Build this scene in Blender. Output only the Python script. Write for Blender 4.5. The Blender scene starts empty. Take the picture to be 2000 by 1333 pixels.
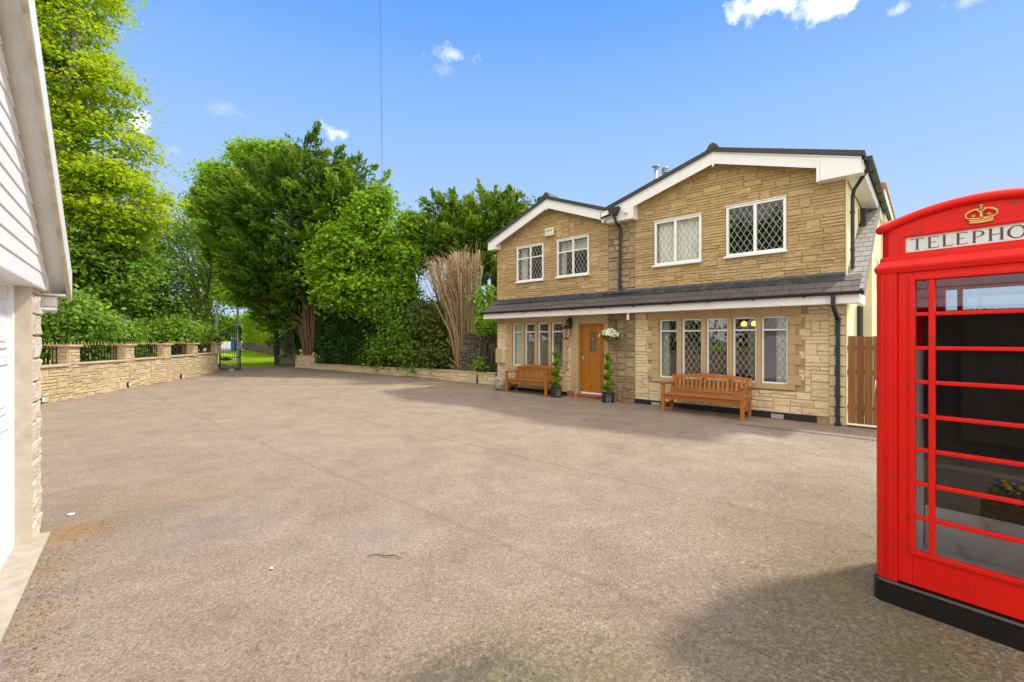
import bpy, bmesh, math, random
import numpy as np
from mathutils import Vector, Matrix
random.seed(7)
RN = np.random.default_rng(11)
R = math.radians
SC = bpy.context.scene
COL = SC.collection

# ------------------------------------------------------------------ camera, sky, sun, exposure
FOC = 889.0          # focal length in photo pixels (2000 wide)
HZ = 664.0           # horizon row
EYE = 1.6
cd = bpy.data.cameras.new('camera'); cam = bpy.data.objects.new('camera', cd); COL.objects.link(cam)
cam.location = (0, 0, EYE); cam.rotation_euler = (R(90), 0, 0)
cd.sensor_width = 36; cd.lens = 36*FOC/2000; cd.shift_y = -0.00125; cd.clip_end = 3000; cd.clip_start = 0.05
SC.camera = cam
SUN = Vector((0.545, 0.157, 0.823)).normalized()
sl = bpy.data.lights.new('sun', 'SUN'); so = bpy.data.objects.new('sun', sl); COL.objects.link(so)
sl.energy = 2.0; sl.angle = R(4.0); sl.color = (1, 0.95, 0.86)
so.rotation_euler = SUN.to_track_quat('Z', 'Y').to_euler(); so.location = (20, 0, 30)
W = bpy.data.worlds.new('World'); SC.world = W; W.use_nodes = True
SC.view_settings.view_transform = 'Standard'; SC.view_settings.look = 'None'
SC.view_settings.exposure = 1.15; SC.view_settings.gamma = 1
CLOUDS = [  # az px, row, half width px, half height px, strength
    (268, 243, 42, 34, 1.0), (662, 260, 55, 21, 0.95), (880, 106, 60, 20, 0.42), (1490, 6, 95, 40, 1.1),
    (1640, -14, 150, 46, 1.25), (1752, 20, 26, 16, 0.5), (437, 212, 50, 26, 0.16), (1890, 2, 50, 22, 0.3), (865, 135, 40, 18, 0.16),
    (330, 292, 40, 16, 0.12)]
def build_world():
    nt = W.node_tree; N = nt.nodes; L = nt.links
    for n in list(N): N.remove(n)
    out = N.new('ShaderNodeOutputWorld'); bg = N.new('ShaderNodeBackground'); bg.inputs[1].default_value = 0.15
    sky = N.new('ShaderNodeTexSky'); sky.sky_type = 'NISHITA'; sky.sun_disc = False
    sky.sun_elevation = math.asin(SUN.z); sky.sun_rotation = math.atan2(SUN.x, SUN.y)
    sky.altitude = 100; sky.air_density = 1.0; sky.dust_density = 0.7; sky.ozone_density = 1.6
    tc = N.new('ShaderNodeTexCoord')
    sz = N.new('ShaderNodeSeparateXYZ'); L.new(tc.outputs['Generated'], sz.inputs[0])
    rp = N.new('ShaderNodeValToRGB'); e = rp.color_ramp.elements
    for _ in range(4): e.new(.5)
    for q, (p, c) in zip(e, ((0, (1.62, 2.14, 2.85)), (.22, (1.42, 2.0, 2.98)), (.30, (1.22, 1.87, 3.02)), (.438, (.88, 1.62, 3.05)), (.60, (.40, 1.14, 3.0)), (1, (.28, .85, 2.6)))): q.position = p; q.color = (c[0]/4, c[1]/4, c[2]/4, 1)
    L.new(sz.outputs[2], rp.inputs[0])
    v4 = N.new('ShaderNodeVectorMath'); v4.operation = 'SCALE'; v4.inputs['Scale'].default_value = 4; L.new(rp.outputs[0], v4.inputs[0])
    hs = N.new('ShaderNodeMix'); hs.data_type = 'RGBA'; hs.inputs[0].default_value = .97; L.new(sky.outputs[0], hs.inputs[6]); L.new(v4.outputs[0], hs.inputs[7])
    cur = hs.outputs[2]
    for (px, py, hw, hh, s) in CLOUDS:
        d = Vector((px-1000, FOC, HZ-py)).normalized()
        r = d.cross(Vector((0, 0, 1))).normalized(); u = r.cross(d)
        k = 1/math.hypot(math.hypot(px-1000, HZ-py), FOC)
        a = N.new('ShaderNodeVectorMath'); a.operation = 'DOT_PRODUCT'; a.inputs[1].default_value = r/(hw*k)
        b = N.new('ShaderNodeVectorMath'); b.operation = 'DOT_PRODUCT'; b.inputs[1].default_value = u/(hh*k)
        f = N.new('ShaderNodeVectorMath'); f.operation = 'DOT_PRODUCT'; f.inputs[1].default_value = d
        for q in (a, b, f): L.new(tc.outputs['Generated'], q.inputs[0])
        cx = N.new('ShaderNodeCombineXYZ'); L.new(a.outputs['Value'], cx.inputs[0]); L.new(b.outputs['Value'], cx.inputs[1])
        ln = N.new('ShaderNodeVectorMath'); ln.operation = 'LENGTH'; L.new(cx.outputs[0], ln.inputs[0])
        no = N.new('ShaderNodeTexNoise'); no.inputs['Scale'].default_value = 30 if hw < 80 else 19; no.inputs['Detail'].default_value = 7
        no.inputs['Roughness'].default_value = 0.62; L.new(tc.outputs['Generated'], no.inputs['Vector'])
        m1 = N.new('ShaderNodeMath'); m1.operation = 'MULTIPLY_ADD'; L.new(no.outputs[0], m1.inputs[0]); m1.inputs[1].default_value = 3.4; m1.inputs[2].default_value = -1.05
        m2 = N.new('ShaderNodeMath'); m2.operation = 'SUBTRACT'; L.new(m1.outputs[0], m2.inputs[0]); L.new(ln.outputs['Value'], m2.inputs[1])
        m3 = N.new('ShaderNodeMath'); m3.operation = 'MULTIPLY'; m3.use_clamp = True; L.new(m2.outputs[0], m3.inputs[0]); m3.inputs[1].default_value = 1.15*s
        m5 = N.new('ShaderNodeMath'); m5.operation = 'MINIMUM'; L.new(m3.outputs[0], m5.inputs[0]); m5.inputs[1].default_value = min(1, s)
        g = N.new('ShaderNodeMath'); g.operation = 'GREATER_THAN'; L.new(f.outputs['Value'], g.inputs[0]); g.inputs[1].default_value = 0
        m4 = N.new('ShaderNodeMath'); m4.operation = 'MULTIPLY'; L.new(m5.outputs[0], m4.inputs[0]); L.new(g.outputs[0], m4.inputs[1])
        mx = N.new('ShaderNodeMix'); mx.data_type = 'RGBA'; L.new(m4.outputs[0], mx.inputs[0]); L.new(cur, mx.inputs[6]); mx.inputs[7].default_value = (4.6, 4.75, 4.9, 1)
        cur = mx.outputs[2]
    # unseen bright cloud added behind the camera and overhead to fill-light shaded fronts
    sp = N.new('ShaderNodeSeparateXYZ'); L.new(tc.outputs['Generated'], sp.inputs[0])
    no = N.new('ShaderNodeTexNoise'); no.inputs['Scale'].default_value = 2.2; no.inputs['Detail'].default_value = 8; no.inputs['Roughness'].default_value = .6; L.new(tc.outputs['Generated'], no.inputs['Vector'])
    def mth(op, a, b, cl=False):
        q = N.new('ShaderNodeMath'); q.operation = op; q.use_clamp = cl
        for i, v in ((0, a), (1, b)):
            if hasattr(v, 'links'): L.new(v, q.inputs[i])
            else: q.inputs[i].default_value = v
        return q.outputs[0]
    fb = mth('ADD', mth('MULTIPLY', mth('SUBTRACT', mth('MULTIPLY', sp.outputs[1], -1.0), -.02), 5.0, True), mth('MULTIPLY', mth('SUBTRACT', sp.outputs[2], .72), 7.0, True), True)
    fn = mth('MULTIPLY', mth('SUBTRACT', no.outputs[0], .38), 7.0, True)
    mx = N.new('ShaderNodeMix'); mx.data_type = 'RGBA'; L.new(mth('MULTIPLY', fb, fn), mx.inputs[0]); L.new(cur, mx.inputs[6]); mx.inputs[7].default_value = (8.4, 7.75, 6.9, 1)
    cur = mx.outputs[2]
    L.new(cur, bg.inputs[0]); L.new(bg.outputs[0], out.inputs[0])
build_world()

# ------------------------------------------------------------------ helpers
def at(px, py, Y):
    return Vector(((px-1000)*Y/FOC, Y, EYE-(py-HZ)*Y/FOC))
def gz(y):
    if y < 9: return 0.0
    if y < 24: return 0.012*(y-9)
    return min(0.18+0.035*(y-24), 1.35)

class MB:
    def __init__(s): s.v = []; s.f = []; s.t = []; s.m = []; s.M = None
    def quad(s, a, b, c, d, t=.5, m=0):
        n = len(s.v); s.v += [tuple(a), tuple(b), tuple(c), tuple(d)]; s.f.append((n, n+1, n+2, n+3)); s.t.append(t); s.m.append(m)
    def poly(s, pts, t=.5, m=0):
        n = len(s.v); s.v += [tuple(p) for p in pts]; s.f.append(tuple(range(n, n+len(pts)))); s.t.append(t); s.m.append(m)
    def box(s, x0, x1, y0, y1, z0, z1, t=.5, m=0, M=None):
        n = len(s.v)
        P = [(x, y, z) for z in (z0, z1) for y in (y0, y1) for x in (x0, x1)]
        if M is not None: P = [tuple(M @ Vector(p)) for p in P]
        s.v += P
        for f in ((0, 2, 3, 1), (4, 5, 7, 6), (0, 1, 5, 4), (1, 3, 7, 5), (3, 2, 6, 7), (2, 0, 4, 6)):
            s.f.append(tuple(n+i for i in f)); s.t.append(t); s.m.append(m)
    def prism(s, prof, d0, d1, axis='y', t=.5, m=0, M=None):   # prof: 2-D outline (ccw), extruded along an axis
        n = len(s.v); k = len(prof)
        def mk(a, b, d):
            p = {'y': (a, d, b), 'x': (d, a, b), 'z': (a, b, d)}[axis]
            return tuple(M @ Vector(p)) if M is not None else p
        s.v += [mk(a, b, d0) for a, b in prof]+[mk(a, b, d1) for a, b in prof]
        s.f.append(tuple(range(n, n+k))); s.f.append(tuple(n+k+i for i in reversed(range(k))))
        for i in range(k):
            j = (i+1) % k; s.f.append((n+i, n+k+i, n+k+j, n+j))
        s.t += [t]*(k+2); s.m += [m]*(k+2)
    def tube(s, pts, r, n=8, t=.5, m=0, caps=True):
        pts = [Vector(p) for p in pts]
        rr = r if isinstance(r, (list, tuple)) else [r]*len(pts)
        base = len(s.v); up = None
        for i, p in enumerate(pts):
            d = (pts[min(i+1, len(pts)-1)]-pts[max(i-1, 0)]).normalized()
            if up is None: up = Vector((0, 0, 1)) if abs(d.z) < .9 else Vector((1, 0, 0))
            a = d.cross(up).normalized(); b = a.cross(d).normalized(); up = b
            for k in range(n):
                w = 2*math.pi*k/n; s.v.append(tuple(p+(a*math.cos(w)+b*math.sin(w))*rr[i]))
        for i in range(len(pts)-1):
            for k in range(n):
                q = base+i*n+k; q2 = base+i*n+(k+1) % n
                s.f.append((q, q2, q2+n, q+n)); s.t.append(t); s.m.append(m)
        if caps:
            s.f.append(tuple(base+k for k in reversed(range(n)))); s.f.append(tuple(base+(len(pts)-1)*n+k for k in range(n))); s.t += [t]*2; s.m += [m]*2
    def lathe(s, prof, c=(0, 0, 0), n=24, t=.5, m=0):
        base = len(s.v); k = len(prof)
        for i in range(n):
            w = 2*math.pi*i/n
            for r, z in prof: s.v.append((c[0]+r*math.cos(w), c[1]+r*math.sin(w), c[2]+z))
        for i in range(n):
            j = (i+1) % n
            for q in range(k-1):
                s.f.append((base+i*k+q, base+j*k+q, base+j*k+q+1, base+i*k+q+1)); s.t.append(t); s.m.append(m)
    def sphere(s, c, r, t=.5, m=0, n=10):
        rx, ry, rz = r if isinstance(r, tuple) else (r, r, r)
        base = len(s.v); K = n//2
        for i in range(K+1):
            a = math.pi*i/K
            for j in range(n):
                w = 2*math.pi*j/n
                s.v.append((c[0]+rx*math.sin(a)*math.cos(w), c[1]+ry*math.sin(a)*math.sin(w), c[2]+rz*math.cos(a)))
        for i in range(K):
            for j in range(n):
                j2 = (j+1) % n
                s.f.append((base+i*n+j, base+(i+1)*n+j, base+(i+1)*n+j2, base+i*n+j2)); s.t.append(t); s.m.append(m)
    def build(s, name, mat, parent=None, smooth=False, bevel=0, recalc=False):
        me = bpy.data.meshes.new(name); me.from_pydata(s.v, [], s.f)
        mats = mat if isinstance(mat, (list, tuple)) else [mat]
        for q in mats: me.materials.append(q)
        at_ = me.attributes.new('tint', 'FLOAT', 'FACE'); at_.data.foreach_set('value', np.array(s.t, dtype=np.float32))
        if len(mats) > 1: me.polygons.foreach_set('material_index', np.array(s.m, dtype=np.int32))
        if smooth: me.polygons.foreach_set('use_smooth', np.ones(len(s.f), dtype=bool))
        me.update()
        if recalc:
            b = bmesh.new(); b.from_mesh(me); bmesh.ops.remove_doubles(b, verts=b.verts, dist=1e-5); bmesh.ops.recalc_face_normals(b, faces=b.faces); b.to_mesh(me); b.free()
        o = bpy.data.objects.new(name, me); COL.objects.link(o)
        if parent is not None: o.parent = parent
        if bevel:
            md = o.modifiers.new('bevel', 'BEVEL'); md.width = bevel; md.segments = 2; md.limit_method = 'ANGLE'; md.angle_limit = R(35)
        return o

def thing(name, label, cat, loc=(0, 0, 0), rz=0, group=None):
    o = bpy.data.objects.new(name, None); COL.objects.link(o); o.location = loc; o.rotation_euler = (0, 0, rz)
    o.empty_display_size = .2; o['label'] = label; o['category'] = cat
    if group: o['group'] = group
    return o
def tag(o, label, cat, group=None, kind=None):
    o['label'] = label; o['category'] = cat
    if group: o['group'] = group
    if kind: o['kind'] = kind
    return o
def copy_tree(o, loc, rz, label, group=None, parent=None):
    c = o.copy(); COL.objects.link(c)
    if parent is None:
        c.location = loc; c.rotation_euler = (0, 0, rz); c['label'] = label
    else: c.parent = parent
    for ch in list(o.children): copy_tree(ch, None, None, None, None, c)
    return c
def origin_to(o, p):     # move a mesh's origin without moving its faces
    p = Vector(p); o.data.transform(Matrix.Translation(-p)); o.location = p; return o

# ------------------------------------------------------------------ materials
def newmat(name):
    m = bpy.data.materials.new(name); m.use_nodes = True
    return m, m.node_tree.nodes, m.node_tree.links, m.node_tree.nodes['Principled BSDF']
def noise(N, L, scale, detail=4, rough=.55, vec=None, dist=0):
    n = N.new('ShaderNodeTexNoise'); n.inputs['Scale'].default_value = scale; n.inputs['Detail'].default_value = detail
    n.inputs['Roughness'].default_value = rough; n.inputs['Distortion'].default_value = dist
    if vec is not None: L.new(vec, n.inputs['Vector'])
    return n.outputs[0]
def ramp(N, L, src, stops):
    r = N.new('ShaderNodeValToRGB'); e = r.color_ramp.elements
    while len(e) < len(stops): e.new(.5)
    for q, (p, c) in zip(e, stops):
        q.position = p; q.color = (c[0], c[1], c[2], 1) if not isinstance(c, (int, float)) else (c, c, c, 1)
    L.new(src, r.inputs[0]); return r.outputs[0]
def mix(N, L, fac, a, b, mode='MIX'):
    x = N.new('ShaderNodeMix'); x.data_type = 'RGBA'; x.blend_type = mode
    for i, s in ((0, fac), (6, a), (7, b)):
        if hasattr(s, 'links'): L.new(s, x.inputs[i])
        elif i == 0: x.inputs[0].default_value = s
        else: x.inputs[i].default_value = (*s, 1) if len(s) == 3 else s
    return x.outputs[2]
def math_(N, L, op, a, b=None, clamp=False):
    x = N.new('ShaderNodeMath'); x.operation = op; x.use_clamp = clamp
    for i, s in ((0, a), (1, b)):
        if s is None: continue
        if hasattr(s, 'links'): L.new(s, x.inputs[i])
        else: x.inputs[i].default_value = s
    return x.outputs[0]
def bump(N, L, P, h, strength=.3, dist=.01):
    b = N.new('ShaderNodeBump'); b.inputs['Strength'].default_value = strength; b.inputs['Distance'].default_value = dist
    L.new(h, b.inputs['Height']); L.new(b.outputs[0], P.inputs['Normal'])
def objco(N, world=False):
    if world: return N.new('ShaderNodeNewGeometry').outputs['Position']
    return N.new('ShaderNodeTexCoord').outputs['Object']
def plain(name, c, rough=.5, var=.06, scale=8, bm=0, metal=0, spec=.5, dirt=None, coat=0):
    m, N, L, P = newmat(name); v = objco(N)
    n = noise(N, L, scale, 5, .6, v)
    lo = tuple(x*(1-var) for x in c); hi = tuple(min(1, x*(1+var)) for x in c)
    col = ramp(N, L, n, [(.3, lo), (.7, hi)])
    if dirt:
        d = noise(N, L, dirt[1], 6, .7, v); col = mix(N, L, ramp(N, L, d, [(.5, 0.0), (.72, dirt[2])]), col, dirt[0])
    L.new(col, P.inputs['Base Color']); P.inputs['Roughness'].default_value = rough; P.inputs['Metallic'].default_value = metal
    P.inputs['Specular IOR Level'].default_value = spec; P.inputs['Coat Weight'].default_value = coat
    if bm: bump(N, L, P, noise(N, L, scale*6, 5, .7, v), bm, .004)
    return m
def speckle(mat, col, sc, lo, hi):
    N = mat.node_tree.nodes; L = mat.node_tree.links; P = N['Principled BSDF']; src = P.inputs['Base Color'].links[0].from_socket
    n = noise(N, L, sc, 3, .5, objco(N)); L.new(mix(N, L, ramp(N, L, n, [(lo, 0.0), (hi, 1.0)]), src, col), P.inputs['Base Color'])
def stone(name, cols, bscale=60, bstr=.55, dark=(.10, .075, .04), darkamt=.35, rough=.9):
    m, N, L, P = newmat(name); v = objco(N)
    a = N.new('ShaderNodeAttribute'); a.attribute_name = 'tint'
    base = ramp(N, L, a.outputs['Fac'], [(i/(len(cols)-1), c) for i, c in enumerate(cols)])
    n1 = noise(N, L, 7, 5, .65, v); n2 = noise(N, L, 38, 5, .7, v); n3 = noise(N, L, 1.1, 4, .6, v)
    c = mix(N, L, ramp(N, L, n1, [(.35, 0.0), (.75, .35)]), base, tuple(x*1.35 for x in cols[-1]), 'MIX')
    c = mix(N, L, ramp(N, L, n2, [(.35, darkamt), (.6, 0.0)]), c, dark)
    c = mix(N, L, ramp(N, L, n3, [(.45, 0.0), (.8, .35)]), c, tuple(x*.62 for x in cols[0]))
    L.new(c, P.inputs['Base Color']); P.inputs['Roughness'].default_value = rough; P.inputs['Specular IOR Level'].default_value = .2
    h = math_(N, L, 'ADD', noise(N, L, bscale, 6, .7, v), noise(N, L, bscale*.25, 3, .6, v))
    bump(N, L, P, h, bstr, .018)
    return m
def wood(name, c0, c1, axis='z', rough=.45, scale=1.0, spec=.4):
    m, N, L, P = newmat(name); v = objco(N)
    mp = N.new('ShaderNodeMapping'); s = [26, 26, 26]; s['xyz'.index(axis)] = 1.6
    mp.inputs['Scale'].default_value = [q*scale for q in s]; L.new(v, mp.inputs[0])
    n = noise(N, L, 1, 5, .65, mp.outputs[0], .4)
    a = N.new('ShaderNodeAttribute'); a.attribute_name = 'tint'
    col = ramp(N, L, n, [(.25, c0), (.75, c1)])
    col = mix(N, L, 1.0, col, ramp(N, L, a.outputs['Fac'], [(0, .72), (1, 1.22)]), 'MULTIPLY')
    L.new(col, P.inputs['Base Color']); P.inputs['Roughness'].default_value = rough; P.inputs['Specular IOR Level'].default_value = spec
    bump(N, L, P, n, .25, .003)
    return m
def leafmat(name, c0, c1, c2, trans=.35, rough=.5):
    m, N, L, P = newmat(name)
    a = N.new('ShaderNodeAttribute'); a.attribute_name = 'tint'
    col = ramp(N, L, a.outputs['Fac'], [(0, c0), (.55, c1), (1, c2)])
    L.new(col, P.inputs['Base Color']); P.inputs['Roughness'].default_value = rough+.1; P.inputs['Specular IOR Level'].default_value = .12
    t = N.new('ShaderNodeBsdfTranslucent'); L.new(mix(N, L, 1.0, col, (1.25, 1.2, .6), 'MULTIPLY'), t.inputs[0])
    mx = N.new('ShaderNodeMixShader'); mx.inputs[0].default_value = trans
    L.new(P.outputs[0], mx.inputs[1]); L.new(t.outputs[0], mx.inputs[2]); L.new(mx.outputs[0], N['Material Output'].inputs[0])
    return m
def bark(name, c0, c1):
    m, N, L, P = newmat(name); v = objco(N)
    mp = N.new('ShaderNodeMapping'); mp.inputs['Scale'].default_value = (14, 14, 2.2); L.new(v, mp.inputs[0])
    n = noise(N, L, 1, 6, .7, mp.outputs[0], .5)
    L.new(ramp(N, L, n, [(.3, c0), (.7, c1)]), P.inputs['Base Color']); P.inputs['Roughness'].default_value = .9
    bump(N, L, P, n, .7, .03); return m
def glassmat(name, refl=.3, tint=(.92, .94, .92), rough=.0, wav=.0):
    m, N, L, P = newmat(name); N.remove(P)
    g = N.new('ShaderNodeBsdfGlossy'); g.inputs['Roughness'].default_value = rough; g.inputs[0].default_value = (.95, .97, .98, 1)
    t = N.new('ShaderNodeBsdfTransparent'); t.inputs[0].default_value = (*tint, 1)
    f = N.new('ShaderNodeLayerWeight'); f.inputs[0].default_value = refl
    k = math_(N, L, 'ADD', math_(N, L, 'MULTIPLY', f.outputs['Fresnel'], .8), refl*.45, True)
    mx = N.new('ShaderNodeMixShader'); L.new(k, mx.inputs[0]); L.new(t.outputs[0], mx.inputs[1]); L.new(g.outputs[0], mx.inputs[2])
    if wav:
        b = N.new('ShaderNodeBump'); b.inputs['Strength'].default_value = wav; b.inputs['Distance'].default_value = .01
        L.new(noise(N, L, 2.5, 2, .5, objco(N)), b.inputs['Height']); L.new(b.outputs[0], g.inputs['Normal'])
    L.new(mx.outputs[0], N['Material Output'].inputs[0]); return m

M = {}
M['upper'] = stone('upper_stone', [(.43, .295, .14), (.51, .36, .178), (.57, .415, .22), (.48, .345, .175)])
M['lower'] = stone('lower_stone', [(.62, .48, .29), (.69, .55, .35), (.74, .60, .40), (.65, .51, .32)], darkamt=.18)
M['smooth'] = stone('dressed_stone', [(.44, .31, .165), (.48, .345, .19)], bscale=90, bstr=.2, darkamt=.15)
M['old'] = stone('old_stone', [(.27, .20, .11), (.40, .30, .17), (.46, .36, .21), (.33, .26, .16)], bscale=40, bstr=.8, darkamt=.5)
M['mortar'] = plain('mortar', (.36, .255, .14), .95, .2, 12, .4)
M['mortar_low'] = plain('mortar_pale', (.34, .27, .17), .95, .2, 12, .4)
M['yard'] = stone('yard_wall_stone', [(.48, .37, .215), (.56, .44, .265), (.61, .49, .30), (.53, .405, .235)], darkamt=.18, bstr=.5)
M['coping'] = stone('coping_stone', [(.47, .37, .25), (.52, .42, .29)], bscale=80, bstr=.25, darkamt=.25)
M['rubble'] = stone('dry_rubble', [(.06, .052, .04), (.11, .095, .07), (.17, .15, .12)], bstr=.9)
M['garage_stone'] = stone('garage_block', [(.66, .55, .42), (.74, .63, .49), (.78, .68, .55)], bscale=50, bstr=1.0, dark=(.40, .29, .18), darkamt=.35)
M['jamb'] = plain('jamb_plaster', (.56, .48, .38), .85, .1, 9, .3, dirt=((.30, .22, .15), 4, .5))
M['threshold'] = plain('threshold_concrete', (.40, .34, .27), .9, .15, 10, .6, dirt=((.36, .24, .12), 7, .6))
M['upvc'] = plain('white_upvc', (.80, .80, .79), .3, .02, 3)
M['upvc_old'] = plain('weathered_upvc', (.76, .75, .72), .4, .03, 4, dirt=((.42, .35, .24), 3, .45))
M['fascia'] = plain('white_fascia', (.78, .78, .78), .35, .03, 2, dirt=((.55, .53, .5), 2, .3))
M['siding'] = plain('white_siding', (.88, .88, .88), .35, .02, 3)
M['gdoor'] = plain('white_garage_door', (.86, .87, .88), .4, .01, 3)
M['bargeedge'] = plain('stained_edge', (.52, .46, .34), .7, .2, 6, .3, dirt=((.22, .18, .1), 9, .6))
M['black'] = plain('black_plastic', (.016, .017, .02), .55, .2, 6)
M['bitumen'] = plain('bitumen_flashing', (.03, .032, .04), .32, .4, 9, .9, dirt=((.16, .16, .17), 5, .5))
M['plinth'] = plain('black_plinth', (.012, .012, .013), .5, .3, 8, .4)
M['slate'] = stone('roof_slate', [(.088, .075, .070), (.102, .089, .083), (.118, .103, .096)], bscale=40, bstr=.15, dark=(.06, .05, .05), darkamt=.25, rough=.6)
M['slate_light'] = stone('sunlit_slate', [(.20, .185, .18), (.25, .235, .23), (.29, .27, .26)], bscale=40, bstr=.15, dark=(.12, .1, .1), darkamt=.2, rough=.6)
M['rooftile'] = plain('dark_roof_tile', (.035, .033, .036), .6, .2, 6, .2)
M['redtile'] = plain('red_ridge_tile', (.42, .12, .05), .7, .2, 8, .3)
M['render'] = plain('cream_render', (.72, .66, .42), .85, .05, 5, .3)
M['galv'] = plain('galvanised', (.42, .44, .46), .4, .1, 12, metal=.6)
M['steel'] = plain('steel', (.6, .6, .6), .25, .05, 5, metal=1)
M['oakdoor'] = wood('oak_door', (.28, .095, .008), (.42, .165, .016), 'z', .4)
M['bench'] = wood('varnished_bench', (.25, .072, .008), (.44, .15, .018), 'x', .3, 1, .5)
M['bench_v'] = wood('varnished_bench_slat', (.28, .09, .010), (.48, .18, .022), 'z', .3, 1, .5)
M['fence'] = wood('stained_fence', (.13, .054, .011), (.27, .118, .028), 'z', .7)
M['glass'] = glassmat('window_glass', .24, wav=.02)
M['glass_up'] = glassmat('upper_window_glass', .10, wav=.02)
M['boxglass'] = glassmat('box_glass', .17, (.8, .82, .82), wav=.03)
M['lead'] = plain('pale_lead', (.46, .46, .42), .5, .1, 5)
M['lead_dark'] = plain('dark_lead', (.16, .15, .13), .5, .1, 5)
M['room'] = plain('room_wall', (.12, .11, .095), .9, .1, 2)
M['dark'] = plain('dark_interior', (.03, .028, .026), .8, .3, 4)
M['curtain'] = plain('net_curtain', (.84, .85, .80), .9, .08, 6)
M['amber'] = newmat('amber_glass')[0]; _p = M['amber'].node_tree.nodes['Principled BSDF']; _p.inputs['Base Color'].default_value = (.8, .4, .08, 1); _p.inputs['Emission Color'].default_value = (1, .52, .06, 1); _p.inputs['Emission Strength'].default_value = 2.2
M['red'] = plain('red_gloss_paint', (.74, .012, .006), .42, .06, 3.5, .08, spec=.25, dirt=((.48, .02, .012), 7, .5))
speckle(M['red'], (.10, .03, .02), 55, .735, .77); speckle(M['red'], (.42, .03, .02), 16, .60, .75)
M['signwhite'] = plain('opal_glass', (.62, .68, .66), .3, .04, 4)
M['letter'] = plain('maroon_letters', (.13, .03, .02), .5, .1, 4)
M['gold'] = plain('gold_paint', (.72, .45, .14), .4, .15, 40, .1, metal=.35)
M['iron'] = plain('black_iron', (.015, .015, .016), .4, .2, 8)
M['goldtip'] = plain('gold_finial', (.60, .40, .09), .4, .2, 20, metal=.3)
M['greypanel'] = plain('grey_panel', (.52, .54, .55), .5, .1, 6, dirt=((.08, .08, .08), 8, .6))
M['gravel'] = plain('gravel', (.45, .38, .28), .9, .3, 60, .9)
M['terracotta'] = plain('terracotta_step', (.28, .12, .07), .8, .2, 7, .3)
M['stonegrey'] = plain('carved_stone', (.33, .30, .24), .9, .3, 14, .8)
M['wicker'] = plain('wicker', (.25, .11, .05), .9, .35, 40, .6)
M['meter'] = plain('meter_box', (.46, .34, .16), .6, .06, 6)
M['ivory'] = plain('ivory_plastic', (.66, .62, .50), .5, .05, 6)
M['bark'] = bark('bark_brown', (.06, .042, .028), (.17, .125, .085))
M['barkred'] = bark('bark_red', (.07, .04, .022), (.22, .135, .075))
M['dead'] = bark('dead_wood', (.19, .125, .06), (.44, .32, .17))
M['barkgrey'] = bark('bark_grey', (.08, .075, .065), (.21, .20, .17))
M['maple'] = leafmat('maple_leaf', (.15, .28, .012), (.33, .45, .016), (.53, .58, .025), .5)
M['lime'] = leafmat('lime_leaf', (.10, .23, .014), (.21, .37, .022), (.36, .50, .04), .4)
M['mid'] = leafmat('mid_leaf', (.07, .15, .018), (.15, .27, .03), (.28, .40, .05), .38)
M['bushy'] = leafmat('bush_leaf', (.09, .21, .03), (.19, .34, .045), (.33, .47, .08), .35)
M['conifer'] = leafmat('conifer_spray', (.035, .085, .012), (.12, .22, .022), (.38, .50, .06), .34)
M['hedge'] = leafmat('ivy_leaf', (.022, .062, .012), (.05, .115, .018), (.12, .21, .03), .25, .35)
M['limehedge'] = leafmat('clipped_hedge_leaf', (.15, .28, .01), (.28, .42, .016), (.42, .54, .03), .55)
M['topiary'] = leafmat('topiary_leaf', (.06, .14, .012), (.15, .28, .02), (.28, .40, .04), .3)
M['petal'] = leafmat('white_petal', (.72, .74, .62), (.82, .82, .76), (.86, .86, .82), .3)
M['brownish'] = leafmat('brown_green_leaf', (.10, .07, .025), (.09, .14, .025), (.24, .26, .06), .3)
M['litter'] = leafmat('litter', (.16, .08, .03), (.30, .17, .07), (.42, .32, .18), .2)

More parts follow.
